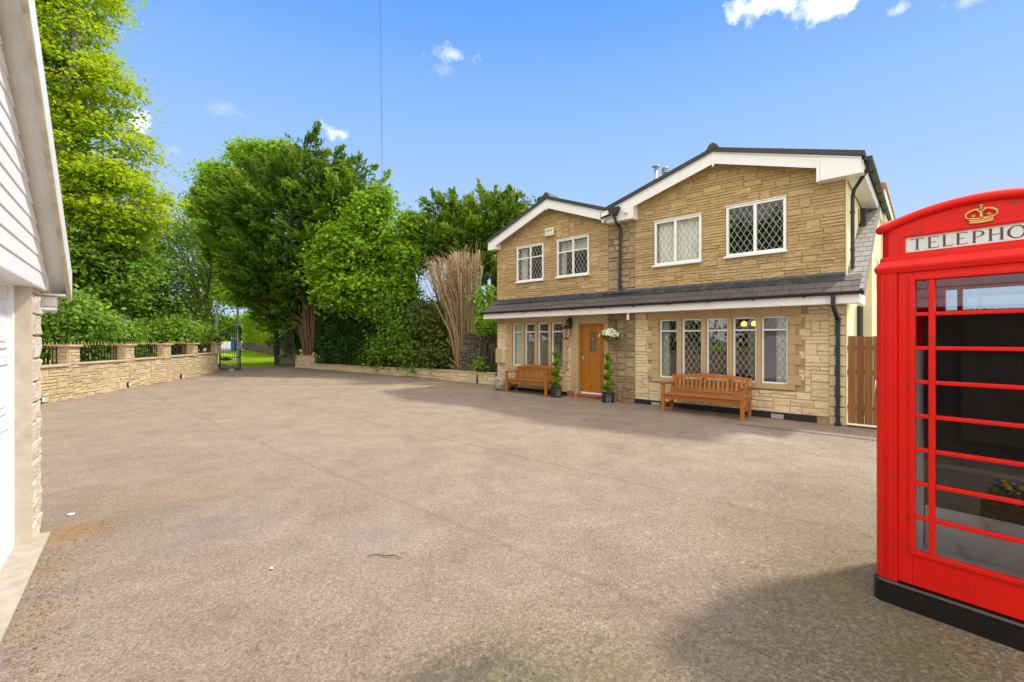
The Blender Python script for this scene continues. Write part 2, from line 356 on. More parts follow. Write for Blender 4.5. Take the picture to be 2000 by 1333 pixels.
# asphalt
def asphalt():
    m, N, L, P = newmat('asphalt'); v = objco(N, True)
    big = noise(N, L, .35, 4, .6, v); mid = noise(N, L, 2.2, 6, .7, v); fine = noise(N, L, 70, 4, .75, v); fine2 = noise(N, L, 58, 4, .8, v)
    vo = N.new('ShaderNodeTexVoronoi'); vo.inputs['Scale'].default_value = 75; L.new(v, vo.inputs['Vector'])
    vo2 = N.new('ShaderNodeTexVoronoi'); vo2.inputs['Scale'].default_value = 30; L.new(v, vo2.inputs['Vector'])
    c = ramp(N, L, big, [(.3, (.276, .214, .164)), (.55, (.304, .238, .181)), (.75, (.302, .244, .194))])
    c = mix(N, L, 1.0, c, ramp(N, L, mid, [(.25, .80), (.7, 1.12)]), 'MULTIPLY')
    c = mix(N, L, 1.0, c, ramp(N, L, fine2, [(.34, .66), (.66, 1.26)]), 'MULTIPLY')
    c = mix(N, L, 1.0, c, ramp(N, L, vo.outputs['Distance'], [(0, 1.14), (.55, .80)]), 'MULTIPLY')
    c = mix(N, L, ramp(N, L, vo2.outputs['Color'], [(.9, 0.0), (.97, .3)]), c, (.46, .40, .33))      # pale chippings
    c = mix(N, L, 1.0, c, ramp(N, L, vo.outputs['Color'], [(.1, .84), (.9, 1.18)]), 'MULTIPLY')
    c = mix(N, L, ramp(N, L, fine, [(.26, .45), (.37, 0.0)]), c, (.05, .042, .03))
    vo3 = N.new('ShaderNodeTexVoronoi'); vo3.inputs['Scale'].default_value = 105; L.new(v, vo3.inputs['Vector'])
    c = mix(N, L, ramp(N, L, vo3.outputs['Color'], [(.09, .5), (.15, 0.0)]), c, (.075, .058, .035))
    st = noise(N, L, .9, 6, .72, v, 1.2); c = mix(N, L, 1.0, c, ramp(N, L, st, [(.32, .86), (.5, 1.0), (.68, 1.07)]), 'MULTIPLY')
    sx = N.new('ShaderNodeSeparateXYZ'); L.new(v, sx.inputs[0])
    # joints between laid strips: lines of constant distance from the house front
    q = math_(N, L, 'ADD', math_(N, L, 'MULTIPLY', sx.outputs[0], .6753), math_(N, L, 'MULTIPLY', sx.outputs[1], .7376))
    w = math_(N, L, 'MULTIPLY', math_(N, L, 'SUBTRACT', noise(N, L, .8, 3, .5, v), .5), .30)
    q = math_(N, L, 'ADD', q, w)
    moss = noise(N, L, 9, 5, .75, v)
    for d0, wd, st in ((10.41-3.75, .04, .4), (10.41-5.75, .05, .42), (10.41-7.85, .06, .36)):
        a = math_(N, L, 'ABSOLUTE', math_(N, L, 'SUBTRACT', q, d0))
        f = math_(N, L, 'SUBTRACT', 1.0, math_(N, L, 'DIVIDE', a, wd), True)
        f = math_(N, L, 'MULTIPLY', f, math_(N, L, 'MULTIPLY', ramp(N, L, moss, [(.35, .1), (.6, 1.0)]), st))
        c = mix(N, L, f, c, (.10, .075, .035))
    # moss creeping in from the lower right, orange debris near the garage
    def blob(cx, cy, r, amt, col, sc=14, lo=.45, hi=.62):
        nonlocal c
        dx = math_(N, L, 'SUBTRACT', sx.outputs[0], cx); dy = math_(N, L, 'SUBTRACT', sx.outputs[1], cy)
        dd = math_(N, L, 'SQRT', math_(N, L, 'ADD', math_(N, L, 'MULTIPLY', dx, dx), math_(N, L, 'MULTIPLY', dy, dy)))
        f = math_(N, L, 'SUBTRACT', 1.0, math_(N, L, 'DIVIDE', dd, r), True)
        n = noise(N, L, sc, 6, .75, v)
        n = math_(N, L, 'ADD', n, math_(N, L, 'MULTIPLY', f, .22))
        f = math_(N, L, 'MULTIPLY', math_(N, L, 'MULTIPLY', f, 2.0, True), ramp(N, L, n, [(lo+.1, 0.0), (hi+.1, amt)]))
        c = mix(N, L, f, c, col)
    blob(.2, 1.9, 1.2, .7, (.11, .10, .03), 34); blob(2.0, 1.9, 1.6, .75, (.085, .072, .03), 36); blob(2.2, 2.9, 1.2, .6, (.10, .09, .03), 30)
    blob(2.5, 3.6, 1.6, .35, (.16, .115, .035), 16); blob(1.3, 2.4, 1.6, .3, (.07, .06, .04), 12, .4, .6)
    blob(-.2, 2.0, .55, .55, (.045, .04, .035), 9, .35, .55); blob(3.4, 4.6, 1.8, .35, (.12, .10, .04), 15)
    blob(-3.65, 3.75, .4, .55, (.30, .17, .05), 24, .38, .55); blob(-3.25, 3.15, .35, .3, (.32, .19, .07), 30, .44, .6); blob(-2.75, 2.55, .35, .3, (.32, .19, .07), 30, .44, .6)
    blob(-3.6, 4.6, 1.2, .25, (.28, .18, .08), 12)
    blob(-1.1, 3.7, .7, .16, (.26, .25, .25), 3, .35, .6); blob(-2.6, 3.9, .9, .14, (.25, .24, .24), 3, .35, .6); blob(3.9, 7.6, 1.0, .4, (.36, .32, .26), 6, .45, .62)
    L.new(c, P.inputs['Base Color']); P.inputs['Roughness'].default_value = .88; P.inputs['Specular IOR Level'].default_value = .3
    h = math_(N, L, 'ADD', math_(N, L, 'MULTIPLY', vo.outputs['Distance'], -.6), fine2)
    bump(N, L, P, h, .5, .012); return m
M['asphalt'] = asphalt()
def grassmat():
    m, N, L, P = newmat('grass_ground'); v = objco(N, True)
    a = noise(N, L, .5, 5, .7, v); b = noise(N, L, 14, 5, .75, v)
    c = ramp(N, L, a, [(.3, (.20, .34, .006)), (.55, (.32, .46, .010)), (.75, (.42, .52, .015))])
    c = mix(N, L, 1.0, c, ramp(N, L, b, [(.3, .55), (.65, 1.2)]), 'MULTIPLY')
    L.new(c, P.inputs['Base Color']); P.inputs['Roughness'].default_value = .95
    bump(N, L, P, b, .8, .08); return m
M['grass'] = grassmat()
M['soil'] = plain('soil', (.07, .05, .03), .95, .4, 6, .8, dirt=((.06, .10, .02), 3, .8))
M['road'] = plain('road_asphalt', (.42, .41, .42), .85, .06, 6, .2)

# ------------------------------------------------------------------ ground, driveway, road
def frange(a, b, s):
    out = []; x = a
    while x < b-1e-6: out.append(x); x += s
    return out+[b]
def sheet(name, ys, span, lift, mat, label=None):
    mb = MB()
    for i in range(len(ys)-1):
        y0, y1 = ys[i], ys[i+1]; a0, b0 = span(y0); a1, b1 = span(y1); n = 8
        for k in range(n):
            f0, f1 = k/n, (k+1)/n
            mb.quad((a0+(b0-a0)*f0, y0, gz(y0)+lift), (a0+(b0-a0)*f1, y0, gz(y0)+lift), (a1+(b1-a1)*f1, y1, gz(y1)+lift), (a1+(b1-a1)*f0, y1, gz(y1)+lift))
    o = mb.build(name, mat); o['kind'] = 'structure'; return o
YS = frange(-12, 60, .5)
sheet('ground', [-300, -80, -30]+YS+[70, 90, 140, 250, 600], lambda y: (-500, 500), 0, M['grass'])
def wallx(y):    # left yard wall line
    pts = [(-6, -8.0), (5, -10.3), (11.08, -11.5), (14.3, -12.05), (16.9, -12.5), (19.06, -12.98), (20.75, -13.34)]
    for (ya, xa), (yb, xb) in zip(pts, pts[1:]):
        if y <= yb: return xa+(xb-xa)*(y-ya)/(yb-ya)
    return -13.34
LOW = [(-11.25, 23.6), (-8.87, 21.9), (-5.68, 19.43), (-4.13, 18.4), (-.56, 15.35)]
def lowx(y):
    for (xa, ya), (xb, yb) in zip(LOW, LOW[1:]):
        if yb <= y <= ya: return xa+(xb-xa)*(y-ya)/(yb-ya)
    return LOW[0][0]
def dspan(y):
    xl = wallx(y)-.1 if y <= 20.75 else -24
    if y <= 15.3: xr = 40
    elif y <= 23.6: xr = lowx(y)+.1
    else: xr = -11.4
    return xl, xr
sheet('driveway', [y for y in YS if -12 <= y <= 15.0]+[15.29, 15.31, 15.5]+frange(16, 20.5, .5)+[20.74, 20.76]+frange(21, 23.5, .5)+[23.95], dspan, .004, M['asphalt'])
sheet('road', frange(38, 55, 1), lambda y: (-60, -.53*y-1.2), .006, M['road'])
mb = MB()
for i in range(38):
    y0 = -8+i*.75; y1 = y0+.75
    mb.quad((wallx(y0)-9, y0, gz(y0)+.006), (wallx(y0)-.25, y0, gz(y0)+.006), (wallx(y1)-.25, y1, gz(y1)+.006), (wallx(y1)-9, y1, gz(y1)+.006))
tag(mb.build('soil_bed', M['soil']), 'dark soil', 'soil', kind='structure')
mb = MB()
mb.poly([(-11.2, 23.8, gz(23.8)+.03), (-8.8, 22.05, gz(22)+.03), (-5.6, 19.6, gz(19.6)+.03), (-4.05, 18.55, gz(18.5)+.03), (-.45, 15.5, gz(15.5)+.06), (2, 17, .2), (-6, 26, .3), (-11, 27, .35)])
tag(mb.build('planting_bed', M['soil']), 'dark soil behind the low stone wall', 'soil', kind='structure')

# ------------------------------------------------------------------ stone laying
def lay(mb, x0, x1, z0, z1, mask=None, cw=.05, ch=.065, proud=.03, y=0, kinds=None, gap=.006, Mx=None, rnd=random, tr=(0, 1)):
    nx = max(1, round((x1-x0)/cw)); nz = max(1, round((z1-z0)/ch)); cw = (x1-x0)/nx; ch = (z1-z0)/nz
    kinds = kinds or [((5, 10), 1, 5), ((4, 8), 2, 2.2), ((4, 5), 3, 1.1), ((6, 9), 2, 1)]
    occ = np.zeros((nz, nx), bool)
    if mask:
        for j in range(nz):
            for i in range(nx):
                if not mask(x0+(i+.5)*cw, z0+(j+.5)*ch): occ[j, i] = True
    wts = [k[2] for k in kinds]
    for j in range(nz):
        i = 0
        while i < nx:
            if occ[j, i]: i += 1; continue
            (wa, wb), h, _ = rnd.choices(kinds, wts)[0]; w = rnd.randint(wa, wb)
            run = 0
            while i+run < nx and not occ[j, i+run] and run < wb+3: run += 1
            if run-w < 3: w = min(run, w) if run-w <= 0 else (run if run <= wb+2 else w)
            w = min(w, run)
            while h > 1 and (j+h > nz or occ[j:j+h, i:i+w].any()): h -= 1
            occ[j:j+h, i:i+w] = True
            a, b = x0+i*cw+gap, x0+(i+w)*cw-gap; c, d = z0+j*ch+gap, z0+(j+h)*ch-gap
            block(mb, a, b, c, d, y, proud*rnd.uniform(.75, 1.35), tr[0]+(tr[1]-tr[0])*rnd.random(), Mx, rnd)
            i += w
def block(mb, a, b, c, d, y, pr, t, Mx=None, rnd=random, rough=.009):
    nx = max(1, min(4, round((b-a)/.09))); nz = 2 if d-c > .09 else 1
    bev = min(.012, (d-c)*.22)
    xs = [a+bev+(b-a-2*bev)*i/nx for i in range(nx+1)]; zs = [c+bev+(d-c-2*bev)*j/nz for j in range(nz+1)]
    n = len(mb.v)
    P = []
    for z in zs:
        for x in xs: P.append((x+rnd.uniform(-.003, .003), y-pr+rnd.uniform(-rough, rough), z+rnd.uniform(-.003, .003)))
    k = len(P); W_ = nx+1
    ring_in = [i for i in range(W_)]+[j*W_+nx for j in range(1, nz+1)]+[nz*W_+i for i in range(nx-1, -1, -1)]+[j*W_ for j in range(nz-1, 0, -1)]
    outer = []
    for q in ring_in:
        i, j = q % W_, q//W_
        x = a if i == 0 else (b if i == nx else xs[i]); z = c if j == 0 else (d if j == nz else zs[j])
        outer.append((x, z))
    P += [(x, y-pr*.45, z) for x, z in outer]+[(x, y+.002, z) for x, z in outer]
    if Mx is not None: P = [tuple(Mx @ Vector(p)) for p in P]
    mb.v += P; F = []
    for j in range(nz):
        for i in range(nx): F.append((n+j*W_+i, n+j*W_+i+1, n+(j+1)*W_+i+1, n+(j+1)*W_+i))
    m_ = len(ring_in)
    for s in range(m_):
        e = (s+1) % m_
        F.append((n+k+s, n+k+e, n+ring_in[e], n+ring_in[s])); F.append((n+k+m_+s, n+k+m_+e, n+k+e, n+k+s))
    mb.f += F; mb.t += [t]*len(F); mb.m += [0]*len(F)
def backing(mb, x0, x1, z0, z1, holes, y=0, depth=.2):
    xs = sorted({x0, x1, *[h[0] for h in holes], *[h[1] for h in holes]}); zs = sorted({z0, z1, *[h[2] for h in holes], *[h[3] for h in holes]})
    for a, b in zip(xs, xs[1:]):
        for c, d in zip(zs, zs[1:]):
            mx_, mz = (a+b)/2, (c+d)/2
            if any(h[0] < mx_ < h[1] and h[2] < mz < h[3] for h in holes): continue
            mb.quad((a, y, c), (b, y, c), (b, y, d), (a, y, d))
    for a, b, c, d in holes:
        mb.quad((a, y, c), (a, y+depth, c), (a, y+depth, d), (a, y, d)); mb.quad((b, y, c), (b, y, d), (b, y+depth, d), (b, y+depth, c))
        mb.quad((a, y, d), (a, y+depth, d), (b, y+depth, d), (b, y, d)); mb.quad((a, y, c), (b, y, c), (b, y+depth, c), (a, y+depth, c))

# ------------------------------------------------------------------ HOUSE (local x to the right along the front, y into the house)
house = thing('house', 'two storey stone house with twin white trimmed gables and a slate canopy', 'house', (6.19, 8.44, 0), math.atan2(-.6753, .7376))
WL = -9.03
U_WIN = [(-8.16, -7.13, 3.36, 4.40, .52), (-6.63, -5.58, 3.37, 4.40, .52), (-3.72, -2.62, 3.375, 4.415, .46), (-2.09, -.96, 3.39, 4.455, .5)]
G_R = [(-3.62, -3.174), (-3.073, -2.615), (-2.527, -2.064), (-1.973, -1.506), (-1.417, -.938)]
G_L = [(-8.377, -7.97), (-7.878, -7.467), (-7.371, -6.954), (-6.865, -6.443)]
DOOR = (-5.90, -5.12, .13, 2.03)
def gable_top(x):      # underside of roof line
    if x > -4.90: return 5.60-.335*abs(x+2.29) if x > -2.29 else 5.60-.30*abs(x+2.29)
    return 5.50-.365*(x+6.83) if x > -6.83 else 5.50-.385*(-6.83-x)
holes = [(w[0], w[1], w[2], w[3]) for w in U_WIN]+[(a, b, .70, 2.08) for a, b in G_R]+[(a, b, .80, 2.09) for a, b in G_L]+[DOOR]
mb = MB(); backing(mb, WL, 0, -.2, 4.55, holes, 0, .22)
for a, b in ((-4.9, 0), (WL, -4.9)):
    xs = frange(a, b, .2)
    for p, q in zip(xs, xs[1:]): mb.quad((p, 0, 4.55), (q, 0, 4.55), (q, 0, max(4.56, gable_top(q-1e-3)-.02)), (p, 0, max(4.56, gable_top(p+1e-3)-.02)))
mb.quad((WL, 9, -.2), (WL, 0, -.2), (WL, 0, 4.56), (WL, 9, 4.56))
mb.build('wall', M['mortar'], house)
# upper stonework
def mask_up(x, z):
    if -4.99 < x < -4.24: return False
    for w in U_WIN:
        if w[0]-.02 < x < w[1]+.02 and w[2]-.05 < z < w[3]+.02: return False
    return z < gable_top(x)-.02
UK = [((6, 12), 1, 5.5), ((4, 8), 1, 3), ((5, 9), 2, 1.7), ((4, 5), 3, .9)]
for a, b in ((WL, -4.99), (-4.24, 0)):
    mb = MB(); lay(mb, a, b, 2.72, 5.62, mask_up, .05, .063, .019, kinds=UK, gap=.0035); mb.build('upper_stonework', M['upper'], house)
mb = MB(); lay(mb, -4.99, -4.24, -.05, 4.80, lambda x, z: not (x < -5.06), .05, .08, .030, kinds=[((3, 6), 2, 3), ((4, 6), 3, 2), ((3, 5), 1, 1)], gap=.012)
mb.build('old_stonework', M['old'], house)
# ground floor stonework
SURR_R = (-3.80, -.80, .60, 2.30); SURR_L = (-8.56, -6.32, .68, 2.30)
def mask_low(x, z):
    if z > 2.12 and (x < -.55): return False if (x < -5.0 or (-3.95 < x < -.62)) else True
    ed = .10*(int(z/.2) % 2)
    if SURR_R[0]-ed < x < SURR_R[1]+ed+.05 and z > SURR_R[2]: return False
    if SURR_L[0]-.5*ed < x < SURR_L[1]+ed*.5 and z > SURR_L[2]: return False
    if -6.16 < x < -4.99: return False
    if -4.99 < x < -4.24: return False
    if x > -.26: return False
    return True
LK = [((4, 9), 1, 4), ((4, 6), 2, 2.6), ((3, 4), 3, .9), ((6, 9), 2, 1)]
mb = MB(); lay(mb, WL+.02, -4.99, .13, 2.32, mask_low, .05, .073, .020, kinds=LK, gap=.0035); mb.build('lower_stonework', M['lower'], house)
mb = MB(); lay(mb, -4.24, 0, .13, 2.32, mask_low, .05, .073, .020, kinds=LK, gap=.0035)
z = -.04; k = 0
while z < 2.25:    # dressed corner blocks
    h = .18 if k % 2 else .20
    block(mb, -.25+(.1 if k % 2 else 0), -.004, z+.005, z+h-.005, 0, .036, random.random(), rough=.002); 
    if k % 2: block(mb, -.25, -.16, z+.005, z+h-.005, 0, .030, random.random())
    z += h; k += 1
mb.build('lower_stonework', M['lower'], house)
# dressed surrounds, mullions and sills (butted)
def slab(a, b, c, d, pr=.036, t=None): mb.box(a, b, -pr, .002, c, d, random.random() if t is None else t)
for (sx0, sx1, zb, zt), wins, w0, w1 in ((SURR_R, G_R, .70, 2.08), (SURR_L, G_L, .80, 2.09)):
    mb = MB(); x = sx0-.1
    while x < sx1+.1-.01:
        e = min(x+.95, sx1+.1); slab(x+.003, e-.003, w1+.002, 2.30, .034); x = e
    x = sx0
    n = 3; stp = (sx1-sx0)/n
    for i in range(n): slab(sx0+stp*i+.003, sx0+stp*(i+1)-.003, zb, w0-.002, .050)
    zz = w0; k = 0
    while zz < w1-.02:
        e = min(zz+.2, w1); ed = .10*(int((zz+.05)/.2) % 2)
        slab(sx0-ed, wins[0][0]-.001, zz+.002, e-.002, .034); slab(wins[-1][1]+.001, sx1+ed, zz+.002, e-.002, .034); zz = e; k += 1
    for (a, b), (c, d) in zip(wins, wins[1:]): slab(b+.001, c-.001, w0, w1, .030)
    mb.build('window_surround', M['smooth'], house, bevel=.006)
mb = MB()
slab(-6.16, -4.995, 2.034, 2.30, .034); slab(-6.16, -6.03, .0, 2.032, .030); slab(-6.025, -5.905, .2, 2.032, .048); slab(-6.03, -5.905, -.02, .198, .07)
slab(-5.115, -4.995, -.02, 2.032, .03)
mb.build('door_surround', M['smooth'], house, bevel=.006)
mb = MB(); mb.box(-4.235, -.45, -.040, .002, -.1, .135); mb.build('plinth', M['plinth'], house); mb = MB(); mb.box(-8.9, -6.17, -.040, .002, -.1, .15); mb.build('plinth', M['plinth'], house)
for xa in (-3.80, -1.23):
    mb = MB(); mb.box(xa, xa+.24, -.050, -.041, .012, .105, 0, 1)
    for i in range(5): mb.box(xa+.01, xa+.23, -.056, -.051, .020+i*.018, .029+i*.018)
    mb.build('air_brick', [M['ivory'], M['black']], house)

def lattice(mb, x0, x1, z0, z1, y, dw=.125, dh=.2, w=.011):
    sl_ = dh/dw
    for sgn in (1, -1):
        lo = -int((z1-z0)/dh)-2; hi = int((x1-x0)/dw)+int((z1-z0)/dh)+3
        for k in range(lo, hi):
            # line through (x0+k*dw, z0) with slope sgn*sl_
            xk = x0+k*dw+dw*.35; pts = []
            for zc in (z0, z1):
                x = xk+sgn*(zc-z0)/sl_
                pts.append((x, zc))
            (xa, za), (xb, zb) = pts
            t0, t1 = 0.0, 1.0; dx = xb-xa
            if abs(dx) > 1e-9:
                ta, tb = (x0-xa)/dx, (x1-xa)/dx
                if ta > tb: ta, tb = tb, ta
                t0, t1 = max(t0, ta), min(t1, tb)
            if t1-t0 < .01: continue
            p = Vector((xa+dx*t0, y, za+(zb-za)*t0)); q = Vector((xa+dx*t1, y, za+(zb-za)*t1))
            d = (q-p).normalized(); s = Vector((-d.z, 0, d.x))*w/2; yy = Vector((0, -.005, 0))
            mb.quad(p+s+yy, p-s+yy, q-s+yy, q+s+yy); mb.quad(p-s, p+s, q+s, q-s)
            mb.quad(p+s, p+s+yy, q+s+yy, q+s); mb.quad(p-s+yy, p-s, q-s, q-s+yy)
def rectframe(mb, x0, x1, z0, z1, y0, y1, fw):
    mb.box(x0, x0+fw, y0, y1, z0, z1); mb.box(x1-fw, x1, y0, y1, z0, z1)
    mb.box(x0+fw, x1-fw, y0, y1, z0, z0+fw); mb.box(x0+fw, x1-fw, y0, y1, z1-fw, z1)
def window(parent, x0, x1, z0, z1, y, cols, bars=(), fw=.045, lead=None, dw=.125, dh=.2, sill=True, lw=.011, mw=.05, glass='glass'):
    f = MB(); rectframe(f, x0, x1, z0, z1, y, y+.07, fw)
    cuts = [x0+fw]
    for c in cols:
        xc = x0+(x1-x0)*c; f.box(xc-mw/2, xc+mw/2, y+.002, y+.068, z0+fw, z1-fw); cuts += [xc-mw/2, xc+mw/2]
    cuts.append(x1-fw)
    for b in bars:
        zb = z0+(z1-z0)*b
        for i in range(0, len(cuts), 2): f.box(cuts[i], cuts[i+1], y+.006, y+.064, zb-.016, zb+.016)
    wo = f.build('window', M['upvc'], parent, bevel=.006)
    g = MB()
    for i in range(0, len(cuts), 2):
        zs = [z0+fw]+[z0+(z1-z0)*b for b in bars]+[z1-fw]
        for c, d in zip(zs, zs[1:]): g.quad((cuts[i]-.005, y+.035, c-.005), (cuts[i+1]+.005, y+.035, c-.005), (cuts[i+1]+.005, y+.035, d+.005), (cuts[i]-.005, y+.035, d+.005))
    g.build('pane', M[glass], wo)
    l = MB()
    for i in range(0, len(cuts), 2):
        zs = [z0+fw]+[z0+(z1-z0)*b for b in bars]+[z1-fw]
        for c, d in zip(zs, zs[1:]): lattice(l, cuts[i], cuts[i+1], c, d, y+.032, dw, dh, lw)
    l.build('leading', lead or M['lead'], wo)
    if sill:
        s = MB(); s.box(x0-.04, x1+.02, y-.045, y+.05, z0-.045, z0-.001); s.build('sill', M['upvc'], wo, bevel=.005)
        s = MB(); s.box(x0-.015, x1+.015, y-.02, y+.02, z1+.001, z1+.018); s.build('head_trim', M['upvc'], wo)
    return wo
def curtain(parent, x0, x1, z0, z1, y, mat=None, amp=.02, n=40):
    c = MB(); P = []
    for i in range(n+1):
        x = x0+(x1-x0)*i/n; P.append((x, y+amp*math.sin(i*1.9)+amp*.6*math.sin(i*.73+1)))
    for a, b in zip(P, P[1:]): c.quad((a[0], a[1], z0), (b[0], b[1], z0), (b[0], b[1], z1), (a[0], a[1], z1))
    return c.build('curtain', mat or M['curtain'], parent, smooth=True)
wos = []
for i, (a, b, c, d, s) in enumerate(U_WIN):
    bars = (.66,) if i < 2 else ()
    wos.append(window(house, a, b, c, d, -.045, (s,) if i else (.53,), bars, .05 if i > 1 else .04, lead=(M['lead'] if i != 2 else M['lead_dark']), dw=.115 if i < 2 else .125, lw=.0075 if i != 2 else .005, mw=.06 if i > 1 else .045, glass='glass_up'))
curtain(wos[2], -3.68, -2.66, 3.4, 4.4, .09)
curtain(wos[0], -8.13, -7.85, 3.38, 4.38, .14); curtain(wos[1], -6.6, -6.42, 3.38, 4.38, .14); curtain(wos[1], -6.6, -5.6, 4.08, 4.38, .2)
curtain(wos[3], -1.05, -.93, 3.4, 4.44, .14)
for i, (a, b) in enumerate(G_R):
    w = window(house, a, b, .70, 2.08, .04, (), (.80,), .036, lead=M['lead_dark'] if i in (0, 4) else M['lead'], dw=.118, dh=.19, sill=False, lw=.0058)
    if i == 4: curtain(w, -1.17, -.94, .72, 2.06, .14)
    if i == 0: curtain(w, -3.60, -3.42, .72, 2.06, .15)
for i, (a, b) in enumerate(G_L):
    w = window(house, a, b, .80, 2.09, .04, (), (.80,), .034, lead=M['lead'], dw=.10, dh=.17, sill=False, lw=.005)
    if i == 0: curtain(w, a, b, .82, 2.07, .15)
# rooms behind the glass
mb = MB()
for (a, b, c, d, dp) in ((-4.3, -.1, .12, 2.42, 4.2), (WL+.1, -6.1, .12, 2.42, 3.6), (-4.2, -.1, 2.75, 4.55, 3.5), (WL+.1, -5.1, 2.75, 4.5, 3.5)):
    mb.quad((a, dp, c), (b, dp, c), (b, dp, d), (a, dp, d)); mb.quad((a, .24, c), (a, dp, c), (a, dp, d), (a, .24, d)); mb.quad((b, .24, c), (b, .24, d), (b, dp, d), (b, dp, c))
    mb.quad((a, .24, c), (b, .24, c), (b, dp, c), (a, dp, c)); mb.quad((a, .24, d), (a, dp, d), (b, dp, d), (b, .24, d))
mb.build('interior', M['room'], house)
# front door
dx0, dx1, dz0, dz1 = DOOR
mb = MB(); rectframe(mb, dx0, dx1, dz0+.02, dz1, .01, .09, .055)
df = mb.build('door_frame', M['oakdoor'], house, bevel=.005)
mb = MB(); a, b = dx0+.058, dx1-.058; c, d = dz0+.075, dz1-.058
ga, gb, gc, gd = a+.27, a+.45, 1.27, 1.80
nb = 7; bw = (b-a)/nb
for i in range(nb):
    p, q = a+i*bw+.002, a+(i+1)*bw-.002
    segs = [(c+.0, d)] if q < ga or p > gb else [(c, gc-.03), (gd+.03, d)]
    for s0, s1 in segs: mb.box(p, q, .04, .07, s0, s1, random.random()*.5+.3)
mb.box(a, b, .05, .072, c, gc-.03, .4); mb.box(a, ga-.02, .05, .073, gc-.03, d, .4); mb.box(gb+.02, b, .05, .073, gc-.03, d, .4); mb.box(ga-.02, gb+.02, .05, .071, gd+.03, d, .4)
rectframe(mb, ga-.03, gb+.03, gc-.03, gd+.03, .028, .072, .03)
dr = mb.build('door', M['oakdoor'], house)
mb = MB(); mb.quad((ga, .05, gc), (gb, .05, gc), (gb, .05, gd), (ga, .05, gd)); mb.build('door_pane', M['glass'], dr)
mb = MB(); lattice(mb, ga, gb, gc, gd, .048, .06, .09, .006); mb.build('door_leading', M['steel'], dr)
mb = MB(); mb.box(a+.02, a+.05, .026, .039, 1.0, 1.18); mb.tube([(a+.035, .03, 1.11), (a+.035, -.01, 1.11), (a+.13, -.012, 1.108)], .009, 8); mb.build('door_handle', M['steel'], dr)
mb = MB(); mb.box(dx0+.06, dx1-.06, -.02, .10, dz0+.022, dz0+.06); mb.build('door_threshold', M['upvc'], house)
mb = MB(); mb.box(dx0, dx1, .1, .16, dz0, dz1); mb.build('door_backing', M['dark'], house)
mb = MB(); mb.box(dx0-.02, dx1+.03, -.16, -.002, dz0-.03, dz0+.02); mb.box(dx0-.0, dx1+.0, -.13, -.002, -.02, dz0-.031); mb.build('door_sill', M['terracotta'], house, bevel=.006)
mb = MB(); mb.box(-6.22, -4.95, -.40, -.14, -.05, .055, .5); mb.box(-6.22, -6.03, -.139, -.071, -.05, .2, .4); mb.build('door_step', M['terracotta'], house, bevel=.008)

# canopy: slates, fascia, gutter, flashing
def slates(mb, p0, along, up, width, length, tw=.26, nc=5, rnd=random, th=.014, clip=None):
    along = Vector(along).normalized(); up = Vector(up).normalized(); nrm = along.cross(up).normalized(); p0 = Vector(p0); cl = length/nc
    for j in range(nc):
        off = (j % 2)*tw/2; x = -off
        while x < width-1e-4:
            a = max(0, x)+.003; b = min(width, x+tw)-.003; x += tw
            if b-a < .02: continue
            if clip and not clip((a+b)/2, (j+.5)*cl): continue
            t = rnd.random(); s0 = j*cl-.012; s1 = (j+1)*cl+.02; l0 = nrm*(.009+rnd.uniform(0, .002)); l1 = nrm*.001
            A = p0+along*a+up*s0; B = p0+along*b+up*s0; C = p0+along*b+up*s1; D = p0+along*a+up*s1
            mb.quad(A+l0, B+l0, C+l1, D+l1, t); mb.quad(A-nrm*.004, B-nrm*.004, B+l0, A+l0, t*.3)
            mb.quad(A-nrm*.004, A+l0, D+l1, D-nrm*.004, t*.3); mb.quad(B+l0, B-nrm*.004, C-nrm*.004, C+l1, t*.3)
CX0, CX1 = -9.20, .24
mb = MB(); slates(mb, (CX0, -.50, 2.445), (1, 0, 0), (0, .5, .36), CX1-CX0, .60, .27, 3)
mb.prism([(-.49, 2.42), (-.02, 2.78), (-.02, 2.40), (-.45, 2.40)], CX0+.02, CX1-.02, 'x', .2)
mb.build('canopy_roof', M['slate'], house)
mb = MB(); mb.box(CX0, CX1, -.45, -.425, 2.25, 2.43); mb.box(CX0, CX1, -.425, -.03, 2.255, 2.275); mb.box(CX0+.001, CX0+.025, -.424, -.03, 2.276, 2.43)
mb.box(CX1-.025, CX1-.001, -.424, .6, 2.25, 2.43); mb.box(-4.26, -4.21, -.40, -.37, 2.08, 2.249)
mb.build('canopy_fascia', M['fascia'], house)
def gutter(mb, p0, p1, r=.055, bn=10):
    p0, p1 = Vector(p0), Vector(p1); d = (p1-p0).normalized(); s = Vector((d.y, -d.x, 0)); n = 8; up = Vector((0, 0, 1))
    def ring(p, rr): return [p+s*rr*math.cos(math.pi+math.pi*i/n)+up*rr*math.sin(math.pi+math.pi*i/n) for i in range(n+1)]
    for rr, fl in ((r, False), (r*.86, True)):
        A, B = ring(p0, rr), ring(p1, rr)
        for i in range(n):
            q = (A[i], A[i+1], B[i+1], B[i]); mb.quad(*(q if not fl else q[::-1]))
    A, B, a, b = ring(p0, r), ring(p1, r), ring(p0, r*.86), ring(p1, r*.86)
    for i in (0, n): mb.quad(A[i], B[i], b[i], a[i])
    for P in (A, B): mb.poly(P)
    for i in range(bn+1):
        c = p0+(p1-p0)*(i/bn)
        for k in range(n):
            u, v = ring(c-d*.02, r*1.12), ring(c+d*.02, r*1.12); mb.quad(u[k], u[k+1], v[k+1], v[k])
        mb.box(c.x-.018, c.x+.018, c.y-.018, c.y+.018, c.z-r*1.35, c.z-r*.95)
mb = MB(); gutter(mb, (CX0-.03, -.51, 2.455), (CX1+.05, -.51, 2.455), .055, 11); mb.build('canopy_gutter', M['black'], house)
